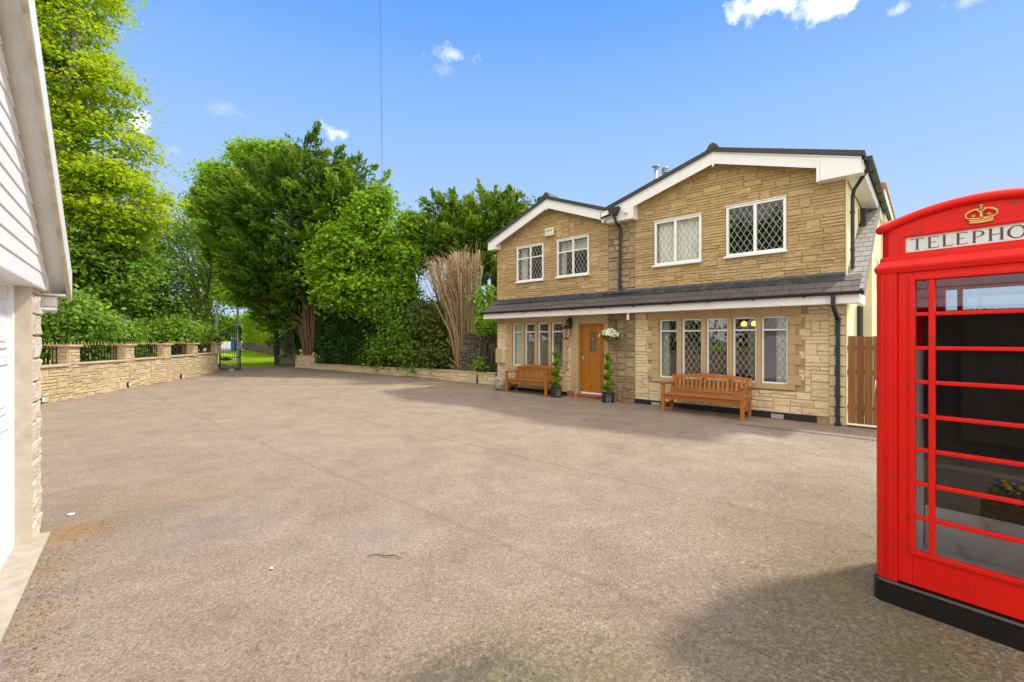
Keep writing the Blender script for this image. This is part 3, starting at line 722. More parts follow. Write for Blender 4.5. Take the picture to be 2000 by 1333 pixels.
mb = MB(); rr = random.Random(4)
xs = frange(WL-.04, .0, .12)
P = [(x, -.165-rr.uniform(0, .02), 2.712+rr.uniform(-.005, .005), 2.855+rr.uniform(-.010, .010)) for x in xs]
for a, b in zip(P, P[1:]):
    mb.quad((a[0], a[1]-.01, a[2]), (b[0], b[1]-.01, b[2]), (b[0], -.055, b[3]-.045), (a[0], -.055, a[3]-.045)); mb.quad((a[0], -.055, a[3]-.045), (b[0], -.055, b[3]-.045), (b[0], -.042, b[3]), (a[0], -.042, a[3])); mb.quad((a[0], a[1]-.01, a[2]-.02), (b[0], b[1]-.01, b[2]-.02), (b[0], b[1]-.01, b[2]), (a[0], a[1]-.01, a[2]))
mb.sphere((-4.6, -.10, 2.78), (.30, .07, .06)); mb.sphere((-4.25, -.09, 2.78), (.22, .06, .05)); mb.sphere((-4.95, -.10, 2.77), (.18, .06, .05))
mb.build('flashing', M['bitumen'], house, smooth=True)
# square downpipe at the right end of the canopy
def sqtube(mb, pts, w=.065):
    for p, q in zip(pts, pts[1:]):
        p, q = Vector(p), Vector(q); d = q-p; l = d.length; m_ = Matrix.Translation(p) @ d.to_track_quat('Z', 'Y').to_matrix().to_4x4()
        mb.box(-w/2, w/2, -w/2, w/2, 0, l, M=m_)
mb = MB(); sqtube(mb, [(-.13, -.50, 2.43), (-.13, -.50, 2.20), (-.11, -.09, 1.98), (-.11, -.09, -.02)])
for z in (.55, 1.93, 1.99): mb.box(-.155, -.065, -.135, -.03, z-.02, z+.02)
mb.box(-.16, -.06, -.14, -.04, -.03, .06)
mb.build('downpipe', M['black'], house, bevel=.006)
mb = MB(); mb.tube([(-4.62, -.36, 4.68), (-4.60, -.32, 4.52), (-4.60, -.10, 4.42), (-4.62, -.095, 2.80)], .034, 10)
for z in (4.2, 3.4, 2.95): mb.tube([(-4.61, -.095, z-.03), (-4.61, -.095, z+.03)], .044, 10)
mb.prism([(-4.78, 4.86), (-4.66, 4.68), (-4.56, 4.68), (-4.46, 4.86)], -.46, -.31, 'y')
mb.build('downpipe', M['black'], house, smooth=False)

# gables: bargeboards, roofs
def slopeboard(mb, xa, za, xb, zb, y0, y1, depth, t=.5):
    mb.prism([(xa, za-depth), (xb, zb-depth), (xb, zb), (xa, za)], y0, y1, 'y', t)
RG = dict(ax=-2.29, az=5.63, rx=.255, rz=4.85, lx=-4.90, lz=4.86); LG = dict(ax=-6.83, az=5.56, rx=-4.93, rz=4.86, lx=-9.19, lz=4.66)
mb = MB(); yb0, yb1 = -.25, -.225
for G in (RG, LG):
    slopeboard(mb, G['lx'], G['lz'], G['ax']-.002, G['az'], yb0, yb1, .235); slopeboard(mb, G['ax']+.002, G['az'], G['rx'], G['rz'], yb0, yb1, .235)
    mb.box(G['ax']-.02, G['ax']+.02, yb0-.012, yb0-.001, G['az']-.30, G['az']-.01)
    slopeboard(mb, G['lx'], G['lz']+.004, G['ax'], G['az']+.02, yb0-.02, yb0-.001, .03); slopeboard(mb, G['ax'], G['az']+.02, G['rx'], G['rz']+.004, yb0-.02, yb0-.001, .03)
def bxend(x0, x1, zb, z0, z1):   # boxed ends: bottom, top at x0 and x1
    mb.prism([(x0, zb), (x1, zb), (x1, z1), (x0, z0)], yb0-.012, 0, 'y')
sR = (RG['rz']-RG['az'])/(RG['rx']-RG['ax'])
bxend(-.36, RG['rx'], 4.57, RG['az']+sR*(-.36-RG['ax'])-.03, RG['rz']-.03)
mb.box(-.42, -.365, yb0-.014, 0, 4.56, 4.98)
bxend(-4.92, -4.22, 4.56, 4.80, 4.90); mb.box(-4.215, -4.17, yb0-.014, 0, 4.555, 4.98)
bxend(-9.19, -8.86, 4.44, 4.62, 4.72)
for G in (RG, LG):   # sloping soffit behind the boards
    for (xa, za, xb, zb) in ((G['lx'], G['lz'], G['ax'], G['az']), (G['ax'], G['az'], G['rx'], G['rz'])):
        mb.quad((xa, -.224, za-.12), (xb, -.224, zb-.12), (xb, .01, zb-.12), (xa, .01, za-.12))
mb.build('bargeboard', M['fascia'], house)
mb = MB()
for G, yb in ((RG, 7.5), (LG, 7.5)):
    for (xa, za, xb, zb) in ((G['lx'], G['lz'], G['ax'], G['az']), (G['ax'], G['az'], G['rx'], G['rz'])):
        s = (zb-za)/(xb-xa)
        if G is RG and xa == G['ax']: xb += .05; zb += s*.05
        if G is LG and xa == G['lx']: xa -= .04; za -= s*.04
        mb.prism([(xa, za+.012), (xb, zb+.012), (xb, zb+.105), (xa, za+.105)], -.30, yb, 'y')
rf = mb.build('roof', M['rooftile'], house)
for G, m_, ys, yy in ((RG, M['rooftile'], -.31, 7.5), (LG, M['rooftile'], -.31, -.2), (LG, M['redtile'], .5, 7.5)):
    mb = MB(); y = ys; k = 0
    while y < yy:
        prof = [(G['ax']-.13, G['az']+.06), (G['ax']+.13, G['az']+.06), (G['ax']+.07, G['az']+.16), (G['ax'], G['az']+.20), (G['ax']-.07, G['az']+.16)]
        e = .012*(k % 2); prof = [(a, b+e) for a, b in prof]; mb.prism(prof, y, y+.42 if k else y+.06, 'y', m=0); y += .425 if k else .065; k += 1
    mb.build('ridge', m_, rf)
for (x, y, h, r, cap) in ((-4.63, 2.0, 6.50, .055, 1), (-4.36, 2.0, 6.30, .075, 2)):
    mb = MB(); mb.tube([(x, y, 4.9), (x, y, h)], r, 14)
    if cap == 1: mb.lathe([(0, h+.10), (.11, h+.07), (.11, h+.05), (.04, h+.03), (.04, h-.02)], (x, y, 0), 14)
    else:
        for q in range(3): mb.lathe([(r*.9, h+q*.05), (r*1.35, h+.01+q*.05), (r*1.35, h+.025+q*.05), (r*.9, h+.04+q*.05)], (x, y, 0), 14)
        mb.lathe([(0, h+.19), (r, h+.17), (r*1.2, h+.15)], (x, y, 0), 14)
    mb.build('flue_pipe', M['galv'], rf, smooth=True)
# right side: cream render, catslide slates, side gutter and pipes, rear wing
mb = MB(); mb.quad((0, 0, -.1), (0, 9, -.1), (0, 9, 4.75), (0, 0, 4.75)); mb.box(.001, .02, -.03, .07, -.05, 4.7)
mb.box(.005, .24, 1.95, 9, -.1, 3.95); mb.prism([(1.95, 3.95), (9, 3.95), (9, 4.6), (2.9, 4.6)], .004, .24, 'x')
mb.build('side_wall', M['render'], house)
mb = MB(); slates(mb, (.003, -.40, 2.50), (1, 0, 0), (0, .84, .54), .30, 4.5, .15, 20)
mb.prism([(-.40, 2.46), (3.3, 4.84), (3.3, 4.6), (-.1, 2.42)], .003, .29, 'x', .2)
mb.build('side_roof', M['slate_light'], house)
mb = MB(); mb.box(.02, .255, -.22, 7.4, 4.575, 4.60); mb.box(.255, .28, -.235, 7.4, 4.57, 4.80); mb.build('side_soffit', M['fascia'], house)
mb = MB(); gutter(mb, (.345, -.28, 4.83), (.345, 7.4, 4.83), .06, 9); mb.tube([(.345, -.2, 4.80), (.33, -.1, 4.66), (.10, .2, 4.40), (.075, .26, 4.30), (.075, .26, 2.95)], .032, 10)
for z in (4.0, 3.3): mb.tube([(.075, .26, z-.02), (.075, .26, z+.02)], .042, 10)
mb.box(.03, .13, 2.0, 2.14, 4.0, 4.45)
for y in (1.45, 1.75): mb.tube([(.07, y, 2.3), (.07, y, -.05)], .04, 10)
mb.build('side_gutter', M['black'], house)
mb = MB(); mb.box(-2.6, .33, 4.4, 9.5, 0, 5.45); mb.build('rear_wing', M['render'], house)
mb = MB(); mb.prism([(.36, 5.42), (.34, 5.55), (-.6, 5.75), (-2.6, 5.2)], 4.35, 9.5, 'y'); mb.build('rear_roof', M['redtile'], house)
wo = window(house, -3, -2.5, 0, .6, 0, ()) if False else None
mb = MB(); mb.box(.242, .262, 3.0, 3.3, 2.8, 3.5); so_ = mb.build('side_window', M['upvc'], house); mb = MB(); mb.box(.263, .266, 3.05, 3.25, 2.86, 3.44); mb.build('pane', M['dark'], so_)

cl = thing('chandelier', 'lit amber glass chandelier seen through the wide ground floor window', 'ceiling light', house.matrix_basis @ Vector((-1.93, 1.25, 2.4)), house.rotation_euler[2])
mb = MB(); mb.tube([(0, 0, 0), (0, 0, -.30)], .012, 8); mb.lathe([(0, -.28), (.04, -.30), (.03, -.36), (0, -.38)], n=12)
AR = [(.20*math.cos(a), .20*math.sin(a)) for a in (.3, 1.56, 2.8, 4.1, 5.3)]
for ax_, ay_ in AR: mb.tube([(0, 0, -.34), (ax_*.5, ay_*.5, -.42), (ax_, ay_, -.38)], .009, 6)
mb.build('stem', M['iron'], cl)
for ax_, ay_ in AR:
    mb = MB(); mb.lathe([(.02, -.37), (.055, -.40), (.06, -.44), (.045, -.47)], (ax_, ay_, 0), 12); mb.build('glass_shade', M['amber'], cl, smooth=True)
def H(x, y, z=0):  # house local to world
    return house.matrix_basis @ Vector((x, y, z))
HR = house.rotation_euler[2]

# ------------------------------------------------------------------ things on the house front
def alarm():
    t = thing('alarm_box', 'ivory plastic alarm box high between two upper windows of the left gable', 'alarm box', H(-6.86, -.04, 4.56), HR)
    b = MB(); b.prism([(-.15, .01), (.13, .01), (.15, .04), (.15, .24), (-.15, .24), (-.16, .04)], -.07, 0, 'y'); b.build('housing', M['ivory'], t, bevel=.012)
    b = MB()
    for x, h, s in ((-.09, .06, 0), (-.05, .035, .2), (-.01, .05, 0), (.03, .055, .25), (.065, .045, -.2), (.09, .05, .2)):
        b.prism([(x-.006-s*h/2, .13), (x+.006-s*h/2, .13), (x+.006+s*h/2, .13+h), (x-.006+s*h/2, .13+h)], -.0735, -.0708, 'y')
    b.build('faded_mark', M['dark'], t)
alarm()
def meter():
    t = thing('meter_box', 'tan utility meter cabinet fixed to the stone left of the lower left windows', 'meter cabinet', H(-8.78, -.03, .88), HR)
    b = MB(); b.box(-.15, .15, -.13, 0, 0, .44); b.build('cabinet', M['ivory'], t, bevel=.008)
    b = MB(); b.box(-.155, .13, -.150, -.131, .005, .435); b.build('cabinet_door', M['meter'], t, bevel=.006)
meter()
def flood():
    t = thing('floodlight', 'black framed LED floodlight and sensor where the two gables meet', 'floodlight', H(-4.86, -.28, 4.66), HR)
    m_ = Matrix.Translation((0, -.12, .10)) @ Matrix.Rotation(R(-22), 4, 'X') @ Matrix.Rotation(R(-15), 4, 'Y')
    b = MB(); b.box(-.13, .13, -.01, .04, -.09, .09, M=m_); b.build('lamp_housing', M['black'], t, bevel=.008)
    b = MB(); b.box(-.105, .105, -.016, -.011, -.068, .068, M=m_); b.build('lens', M['ivory'], t)
    b = MB(); b.sphere((-.10, -.05, -.06), .045); b.tube([(-.10, -.05, -.04), (-.06, 0, .02), (0, -.02, .05)], .012); b.build('sensor', M['upvc'], t, smooth=True)
flood()
b = MB(); b.sphere((0, 0, 0), .045, n=14); b.tube([(0, 0, 0), (0, .05, 0)], .035, 12)
o = b.build('security_sensor', M['ivory'], smooth=True); o.location = H(-4.34, -.31, 4.72); o.rotation_euler[2] = HR
tag(o, 'small round off-white dome sensor on the boxed fascia between the gables', 'sensor')
def lantern():
    t = thing('wall_lantern', 'black carriage lantern on a bracket left of the oak door', 'lantern', H(-6.16, -.034, 2.06), HR)
    b = MB(); b.prism([(-.05, -.14), (.05, -.14), (.06, 0), (.05, .12), (0, .16), (-.05, .12), (-.06, 0)], -.03, 0, 'y')
    b.tube([(0, -.02, .04), (0, -.12, .10), (0, -.20, .06), (0, -.22, -.04), (0, -.22, -.12)], .018, 8); b.sphere((0, -.13, .03), (.05, .09, .05)); b.build('bracket', M['iron'], t, smooth=False)
    def ringz(z, w): return [(-w, -w), (w, -w), (w, w), (-w, w)]
    b = MB(); c = (0, -.22)
    zt, zb, wt, wb = -.16, -.42, .095, .062
    for sx, sy in ((1, 1), (1, -1), (-1, -1), (-1, 1)): b.tube([(sx*wt, c[1]+sy*wt, zt), (sx*wb, c[1]+sy*wb, zb)], .008, 6)
    for z, w in ((zt, wt), (zb, wb)):
        for i, (p, q) in enumerate((((-w, -w), (w, -w)), ((w, -w), (w, w)), ((w, w), (-w, w)), ((-w, w), (-w, -w)))): b.tube([(p[0], c[1]+p[1], z), (q[0], c[1]+q[1], z)], .008, 6)
    n = len(b.v); b.v += [(sx*.105, c[1]+sy*.105, zt+.005) for sx, sy in ((1, 1), (1, -1), (-1, -1), (-1, 1))]+[(0, c[1], zt+.12)]
    for i in range(4): b.f.append((n+i, n+(i+1) % 4, n+4)); b.t.append(.5); b.m.append(0)
    b.box(-.062, .062, c[1]-.062, c[1]+.062, zb-.02, zb-.005); b.build('lantern_frame', M['iron'], t)
    b = MB(); pr = [(1, 1), (1, -1), (-1, -1), (-1, 1)]
    for i in range(4):
        (a, d), (e, f) = pr[i], pr[(i+1) % 4]
        b.quad((a*wb*.97, c[1]+d*wb*.97, zb), (e*wb*.97, c[1]+f*wb*.97, zb), (e*wt*.97, c[1]+f*wt*.97, zt), (a*wt*.97, c[1]+d*wt*.97, zt))
    b.build('lantern_pane', M['glass'], t)
lantern()

# ------------------------------------------------------------------ leaves
def leaf_mesh(name, C, Nn, D, Ls, Ws, tint, mat, parent=None, fold=0.0):
    """C centres, Nn normals, D long direction, Ls, Ws sizes: one four-sided leaf each."""
    C = np.asarray(C, np.float32); n = len(C)
    Nn = Nn/np.linalg.norm(Nn, axis=1, keepdims=True); D = D-(D*Nn).sum(1, keepdims=True)*Nn; D /= np.maximum(np.linalg.norm(D, axis=1, keepdims=True), 1e-6)
    S = np.cross(Nn, D); Ls = np.broadcast_to(np.asarray(Ls, np.float32), (n,))[:, None]; Ws = np.broadcast_to(np.asarray(Ws, np.float32), (n,))[:, None]
    V = np.empty((n, 4, 3), np.float32)
    V[:, 0] = C-D*Ls/2; V[:, 1] = C+S*Ws/2+D*Ls*.08+Nn*fold*Ws; V[:, 2] = C+D*Ls/2; V[:, 3] = C-S*Ws/2+D*Ls*.08+Nn*fold*Ws
    me = bpy.data.meshes.new(name); me.vertices.add(n*4); me.vertices.foreach_set('co', V.ravel())
    me.loops.add(n*4); me.loops.foreach_set('vertex_index', np.arange(n*4, dtype=np.int32))
    me.polygons.add(n); me.polygons.foreach_set('loop_start', np.arange(0, n*4, 4, dtype=np.int32)); me.polygons.foreach_set('loop_total', np.full(n, 4, np.int32))
    me.materials.append(mat); a = me.attributes.new('tint', 'FLOAT', 'FACE'); a.data.foreach_set('value', np.clip(tint, 0, 1).astype(np.float32))
    me.update(calc_edges=True)
    o = bpy.data.objects.new(name, me); COL.objects.link(o)
    if parent is not None: o.parent = parent
    return o
def unit(n): 
    v = RN.normal(size=(n, 3)); return v/np.linalg.norm(v, axis=1, keepdims=True)
def clump_points(blobs, n, lo=.55, hi=1.02):
    """blobs: (centre, (rx,ry,rz)); points biased to the outside of the union"""
    w = np.array([b[1][0]*b[1][2] for b in blobs]); w /= w.sum(); idx = RN.choice(len(blobs), n, p=w)
    c = np.array([b[0] for b in blobs])[idx]; r = np.array([b[1] for b in blobs])[idx]
    d = unit(n); f = (lo+(hi-lo)*RN.random(n)**.6)[:, None]
    return c+d*r*f, d, f[:, 0]
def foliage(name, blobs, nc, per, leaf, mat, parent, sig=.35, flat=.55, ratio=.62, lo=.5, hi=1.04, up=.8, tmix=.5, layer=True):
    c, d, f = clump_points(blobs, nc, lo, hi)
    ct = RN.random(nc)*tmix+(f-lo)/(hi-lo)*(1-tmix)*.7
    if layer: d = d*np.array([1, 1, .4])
    C = np.repeat(c, per, 0); n = len(C)
    off = RN.normal(size=(n, 3))*np.array([sig, sig, sig*flat])
    dd = np.repeat(d, per, 0)
    # shelves of leaves droop away from the trunk
    off[:, 2] -= (np.abs(off[:, 0])+np.abs(off[:, 1]))*.25
    C = C+off
    Nn = dd*.45+np.array([0, 0, up])+unit(n)*.75
    D = unit(n)+np.array([0, 0, -.3])+dd*.4
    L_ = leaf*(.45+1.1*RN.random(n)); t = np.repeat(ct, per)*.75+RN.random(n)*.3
    return leaf_mesh(name, C, Nn, D, L_, L_*ratio*(.8+.4*RN.random(n)), t, mat, parent, fold=.12)
def sprays(name, blobs, nc, per, mat, parent, ln=.7, blade=.24, bw=.055, lo=.45, hi=1.0, lift=.55, tmix=.5):
    """feathery conifer sprays: blades set along an axis that points outward and up"""
    c, d, f = clump_points(blobs, nc, lo, hi)
    ax = d*np.array([1, 1, .55])+np.array([0, 0, lift])+unit(nc)*.28; ax /= np.linalg.norm(ax, axis=1, keepdims=True)
    side = np.cross(ax, unit(nc)); side /= np.linalg.norm(side, axis=1, keepdims=True); nn = np.cross(ax, side)
    lnn = ln*(.6+.8*RN.random(nc)); ct = RN.random(nc)
    s = RN.random((nc, per)); sg = np.where(RN.random((nc, per)) < .5, -1., 1.)*RN.random((nc, per))
    wid = (1-s)*.42+.05
    C = c[:, None]+ax[:, None]*(s*lnn[:, None])[..., None]+side[:, None]*(sg*wid*lnn[:, None])[..., None]+nn[:, None]*(RN.normal(size=(nc, per))*.05*lnn[:, None])[..., None]
    C[..., 2] -= (s**2*lnn[:, None])*.12
    D = ax[:, None]*.9+side[:, None]*(sg*.8)[..., None]+RN.normal(size=(nc, per, 3))*.25
    Nn = nn[:, None]+RN.normal(size=(nc, per, 3))*.45+np.array([0, 0, .3])
    n = nc*per; t = (np.repeat(ct, per)*tmix+s.ravel()*.35+RN.random(n)*.25)
    L_ = blade*(.6+.8*RN.random(n))
    return leaf_mesh(name, C.reshape(-1, 3), Nn.reshape(-1, 3), D.reshape(-1, 3), L_, bw*(.7+.6*RN.random(n)), t, mat, parent)
def plumes(name, blobs, npl, per_pl, per, mat, parent, length=1.6, lift=.9, ln=.55, blade=.22, bw=.055, fill=600, tmix=.6):
    """ragged conifer crown: leader-like plumes growing out and up from the mass, plus inner fill"""
    c, d, f = clump_points(blobs, npl, .55, .9)
    ax = d*np.array([1, 1, .6])+np.array([0, 0, lift])+unit(npl)*.22; ax /= np.linalg.norm(ax, axis=1, keepdims=True)
    L_ = length*(.5+.8*RN.random(npl)); s = RN.random((npl, per_pl))**.85
    C = c[:, None]+ax[:, None]*(s*L_[:, None])[..., None]+RN.normal(size=(npl, per_pl, 3))*((1-s)*.26*L_[:, None]+.03)[..., None]
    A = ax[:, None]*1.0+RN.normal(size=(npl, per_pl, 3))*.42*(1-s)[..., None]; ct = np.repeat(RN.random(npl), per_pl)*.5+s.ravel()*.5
    C = C.reshape(-1, 3); A = A.reshape(-1, 3); lnn = ln*(.6+.6*RN.random(len(C)))*(1.15-.6*s.ravel())
    c2, d2, f2 = clump_points(blobs, fill, .3, .85); a2 = d2*np.array([1, 1, .4])+np.array([0, 0, .35])+unit(fill)*.3
    C = np.concatenate([C, c2]); A = np.concatenate([A, a2]); A /= np.linalg.norm(A, axis=1, keepdims=True); ct = np.concatenate([ct, RN.random(fill)*.35]); lnn = np.concatenate([lnn, ln*1.3*(.6+.6*RN.random(fill))])
    nc = len(C); side = np.cross(A, unit(nc)); side /= np.linalg.norm(side, axis=1, keepdims=True); nn = np.cross(A, side)
    u = RN.random((nc, per)); sg = np.where(RN.random((nc, per)) < .5, -1., 1.)*RN.random((nc, per)); wid = (1-u)*.36+.05
    P = C[:, None]+A[:, None]*(u*lnn[:, None])[..., None]+side[:, None]*(sg*wid*lnn[:, None])[..., None]
    D = A[:, None]*.9+side[:, None]*(sg*.8)[..., None]+RN.normal(size=(nc, per, 3))*.25
    N_ = nn[:, None]*.8+RN.normal(size=(nc, per, 3))*.45+np.array([0, 0, .35]); n = nc*per
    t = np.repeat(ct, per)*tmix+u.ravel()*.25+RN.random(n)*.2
    return leaf_mesh(name, P.reshape(-1, 3), N_.reshape(-1, 3), D.reshape(-1, 3), blade*(.6+.8*RN.random(n)), bw*(.7+.6*RN.random(n)), t, mat, parent)
def blob(px, py, Y, rx, ry, rd=None):
    c = at(px, py, Y); k = Y/FOC; return (tuple(c), (rx*k, (rd if rd else (rx+ry)/2)*k, ry*k))
def limbs(mb, base, top, r0, targets, rnd, r1=.05, wob=.25, start=.35):
    base, top = Vector(base), Vector(top); n = 9; P = []
    for i in range(n+1):
        f = i/n; P.append(base.lerp(top, f)+Vector((rnd.uniform(-1, 1), rnd.uniform(-1, 1), 0))*wob*math.sin(f*math.pi)*.6)
    mb.tube([base-Vector((0, 0, .3))]+P, [r0*1.35]+[r0*(1-.8*i/n)+r1*.3 for i in range(n+1)], 12)
    for tg in targets:
        tg = Vector(tg); f = start+(1-start)*rnd.random()*.85; i = int(f*n); s = P[i]
        rs = max(r1, r0*(1-.8*f)*.5); mid = s.lerp(tg, .5)+Vector((rnd.uniform(-.3, .3), rnd.uniform(-.3, .3), rnd.uniform(-.1, .5)))
        q = [s, s.lerp(mid, .5)+Vector((0, 0, .12)), mid, mid.lerp(tg, .5)+Vector((0, 0, .1)), tg]
        mb.tube(q, [rs, rs*.8, rs*.55, rs*.35, rs*.14], 6)
        for _ in range(2):
            e = tg+Vector((rnd.uniform(-.8, .8), rnd.uniform(-.8, .8), rnd.uniform(-.2, .7))); mb.tube([mid, mid.lerp(e, .5)+Vector((0, 0, .1)), e], [rs*.4, rs*.25, rs*.08], 5)
def tree(name, label, base, top, r0, blobs, nl, mat, bk, seed, style='broad', cat='tree', group=None, **kw):
    t = thing(name, label, cat, base, 0, group); b = Vector(base)
    bl = [((c[0]-b.x, c[1]-b.y, c[2]-b.z), r) for c, r in blobs]
    rnd = random.Random(seed); c, d, f = clump_points(bl, nl, .35, .8)
    m = MB(); limbs(m, (0, 0, 0), Vector(top)-b, r0, [tuple(q) for q in c], rnd); m.build('trunk', bk, t, smooth=True)
    (foliage if style == 'broad' else sprays)('crown', bl, mat=mat, parent=t, **kw)
    return t
# --- left side
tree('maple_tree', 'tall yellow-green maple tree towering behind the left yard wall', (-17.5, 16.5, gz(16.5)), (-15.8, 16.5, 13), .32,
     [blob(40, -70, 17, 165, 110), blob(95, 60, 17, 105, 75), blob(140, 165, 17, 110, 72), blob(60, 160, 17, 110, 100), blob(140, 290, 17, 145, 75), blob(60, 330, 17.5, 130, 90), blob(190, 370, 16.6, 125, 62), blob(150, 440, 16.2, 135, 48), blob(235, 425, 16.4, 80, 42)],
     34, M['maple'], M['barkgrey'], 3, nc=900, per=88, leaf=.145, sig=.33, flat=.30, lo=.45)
tree('sycamore_tree', 'darker leafy sycamore at far left beneath the yellow-green maple', (-15.6, 16.0, gz(16)), (-15.2, 16, 5.4), .2,
     [blob(110, 500, 15.6, 90, 60), blob(175, 540, 16.2, 95, 60), blob(95, 570, 15.4, 75, 60), blob(215, 500, 17.0, 70, 45)], 20, M['mid'], M['bark'], 5, nc=430, per=60, leaf=.15, sig=.30, flat=.5)
tree('alder_tree', 'open dark-branched tree behind the second and third railing panels', (-17.0, 20.5, gz(20.5)), (-15.8, 20.3, 5.2), .17,
     [blob(270, 520, 20, 75, 55), blob(305, 570, 20.5, 80, 55), blob(240, 580, 20, 48, 36), blob(290, 455, 21, 60, 45), blob(330, 620, 20.3, 65, 40)], 26, M['mid'], M['bark'], 8, nc=320, per=50, leaf=.15, sig=.36, flat=.5)
tree('ash_tree', 'thin grey-green tree left of the gateway with sky showing through', (-17.2, 24.5, gz(24.5)), (-15.9, 24.3, 6.2), .15,
     [blob(350, 430, 25, 50, 42), blob(370, 500, 25, 55, 60), blob(345, 470, 25.5, 48, 50), blob(385, 580, 25, 45, 55), blob(405, 620, 25, 26, 34)], 24, M['mid'], M['bark'], 9, nc=170, per=38, leaf=.14, sig=.40, flat=.5)
tree('bright_maple', 'bright green broadleaf tree showing left of the big conifer', (-27.5, 40.0, gz(40)), (-23.5, 38.5, 13.5), .3,
     [blob(428, 350, 38, 40, 30), blob(420, 400, 38, 38, 44), blob(418, 460, 37.5, 26, 46), blob(435, 530, 37, 36, 44), blob(450, 562, 37, 44, 26), blob(500, 300, 38, 50, 22), blob(545, 292, 38, 34, 16), blob(495, 580, 37, 36, 14)],
     24, M['lime'], M['bark'], 12, nc=620, per=46, leaf=.27, sig=.52, flat=.5)
def bush(name, label, base, blobs, mat, seed, nc, per, leaf, cat='shrub', group=None, stems=8, sig=.22, bk=None, ratio=.62):
    t = thing(name, label, cat, base, 0, group); b = Vector(base); rnd = random.Random(seed)
    bl = [((c[0]-b.x, c[1]-b.y, c[2]-b.z), r) for c, r in blobs]; m = MB(); c, d, f = clump_points(bl, stems, .2, .9)
    for q in c:
        s = Vector((rnd.uniform(-.3, .3), rnd.uniform(-.3, .3), -.1)); q = Vector(q); m.tube([s, s.lerp(q, .5)+Vector((0, 0, .25)), q], [.035, .022, .008], 6)
    m.build('stem', bk or M['bark'], t, smooth=True); foliage('foliage', bl, nc, per, leaf, mat, t, sig=sig, flat=.7, lo=.3, up=.5, ratio=ratio); return t
for k, (bx, by) in enumerate(((-18.0, 9.0), (-17.0, 2.5), (-15.5, -4.5))):
    tree('ash_tree', 'broad green tree behind the yard wall, %s' % ('first towards the viewer from the tall maple', 'second towards the viewer from the tall maple', 'third and farthest from the tall maple')[k], (bx, by, 0), (bx+.2, by, 6.5), .25, [((bx, by, 7.2), (3.6, 3.6, 3.2)), ((bx+1.2, by+.5, 4.2), (3.0, 3.0, 2.4)), ((bx+1.5, by-.5, 2.2), (2.2, 3.4, 1.6))], 14, M['mid'], M['bark'], 40+k, nc=420, per=30, leaf=.30, sig=.5, flat=.5)
bush('laurel_bush', 'pale green bush at far left above the railings beside the garage', (-13.6, 13.4, gz(13.4)), [blob(110, 600, 13.2, 55, 40), blob(150, 630, 13.6, 60, 35), blob(95, 650, 13, 45, 40)], M['bushy'], 2, 250, 46, .12)
bush('hawthorn_bush', 'light green bush behind the second railing panel', (-13.7, 15.6, gz(15.6)), [blob(200, 650, 15.6, 60, 26), blob(225, 690, 15.6, 60, 25), blob(170, 640, 15.3, 40, 30)], M['bushy'], 3, 230, 46, .12)
bush('elder_bush', 'mottled green bush behind the third railing panel', (-14.0, 18.2, gz(18.2)), [blob(300, 655, 18.2, 55, 24), blob(290, 690, 18.2, 55, 18), blob(345, 650, 18.6, 30, 24)], M['mid'], 4, 210, 46, .13)
bush('gate_bush', 'small sunlit bush behind the last railing panels near the gate', (-14.2, 20.0, gz(20)), [blob(372, 650, 20, 36, 22), blob(352, 680, 20, 26, 16)], M['bushy'], 5, 170, 44, .13)
# --- centre
cbase = at(607, 690, 23.6); cbase.z = gz(23.6)
t = thing('conifer_tree', 'huge dense dark conifer leaning over the right gate', 'conifer', cbase)
b = Vector(cbase)
def rel(bl): return [((c[0]-b.x, c[1]-b.y, c[2]-b.z), r) for c, r in bl]
CB = [blob(560, 425, 24, 112, 85), blob(600, 360, 24, 66, 38), blob(495, 390, 24, 50, 50), blob(660, 415, 23.6, 62, 62), blob(455, 455, 24, 40, 46), blob(540, 515, 23.5, 96, 58), blob(635, 505, 23.2, 62, 68), blob(515, 565, 23, 46, 36), blob(590, 585, 24.2, 50, 50), blob(548, 610, 24.6, 36, 40), blob(568, 645, 25.4, 26, 46), blob(600, 610, 25.2, 36, 70), blob(600, 665, 25.2, 34, 34), blob(585, 560, 23.0, 34, 26), blob(575, 600, 24.0, 26, 30), blob(560, 580, 24.2, 40, 40), blob(530, 560, 23.6, 40, 30)]
rnd = random.Random(5); m = MB()
for i in range(34):
    a = rnd.uniform(-.35, .35); tgt = Vector(rel(CB)[rnd.choice([5, 6, 7, 0, 8, 3])][0])+Vector((rnd.uniform(-1, 1), rnd.uniform(-.8, .8), rnd.uniform(-1, .6)))
    s = Vector((rnd.uniform(-.42, .16), rnd.uniform(-.3, .1), -.1)); q = Vector((s.x+max(-.5, (tgt.x-s.x)*.10), s.y-.1, s.z+(tgt.z-s.z)*.66)); s.x = s.x*.6
    m.tube([s, s.lerp(q, .5)+Vector((.1, -.1, 0)), q, tgt], [rnd.uniform(.045, .10), .06, .045, .02], 7, rnd.random())
m.tube([(0.1, 0, -.2), (0, -.1, 1.5), (-.25, 0, 3.5), (-.6, 0, 7), (-.2, .2, 10)], [.24, .20, .18, .15, .06], 12)
m.build('trunk', M['barkred'], t, smooth=True)
TIPS = [(600, 312, 16, 28), (505, 322, 14, 22), (475, 340, 13, 16), (680, 352, 16, 20), (640, 338, 15, 20), (555, 325, 16, 18), (425, 405, 16, 16), (715, 388, 16, 24)]
CB2 = CB+[blob(x, y, 24, rx, ry, rx) for x, y, rx, ry in TIPS]
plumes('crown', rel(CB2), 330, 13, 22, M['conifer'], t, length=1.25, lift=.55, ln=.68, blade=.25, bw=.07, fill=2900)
b = None
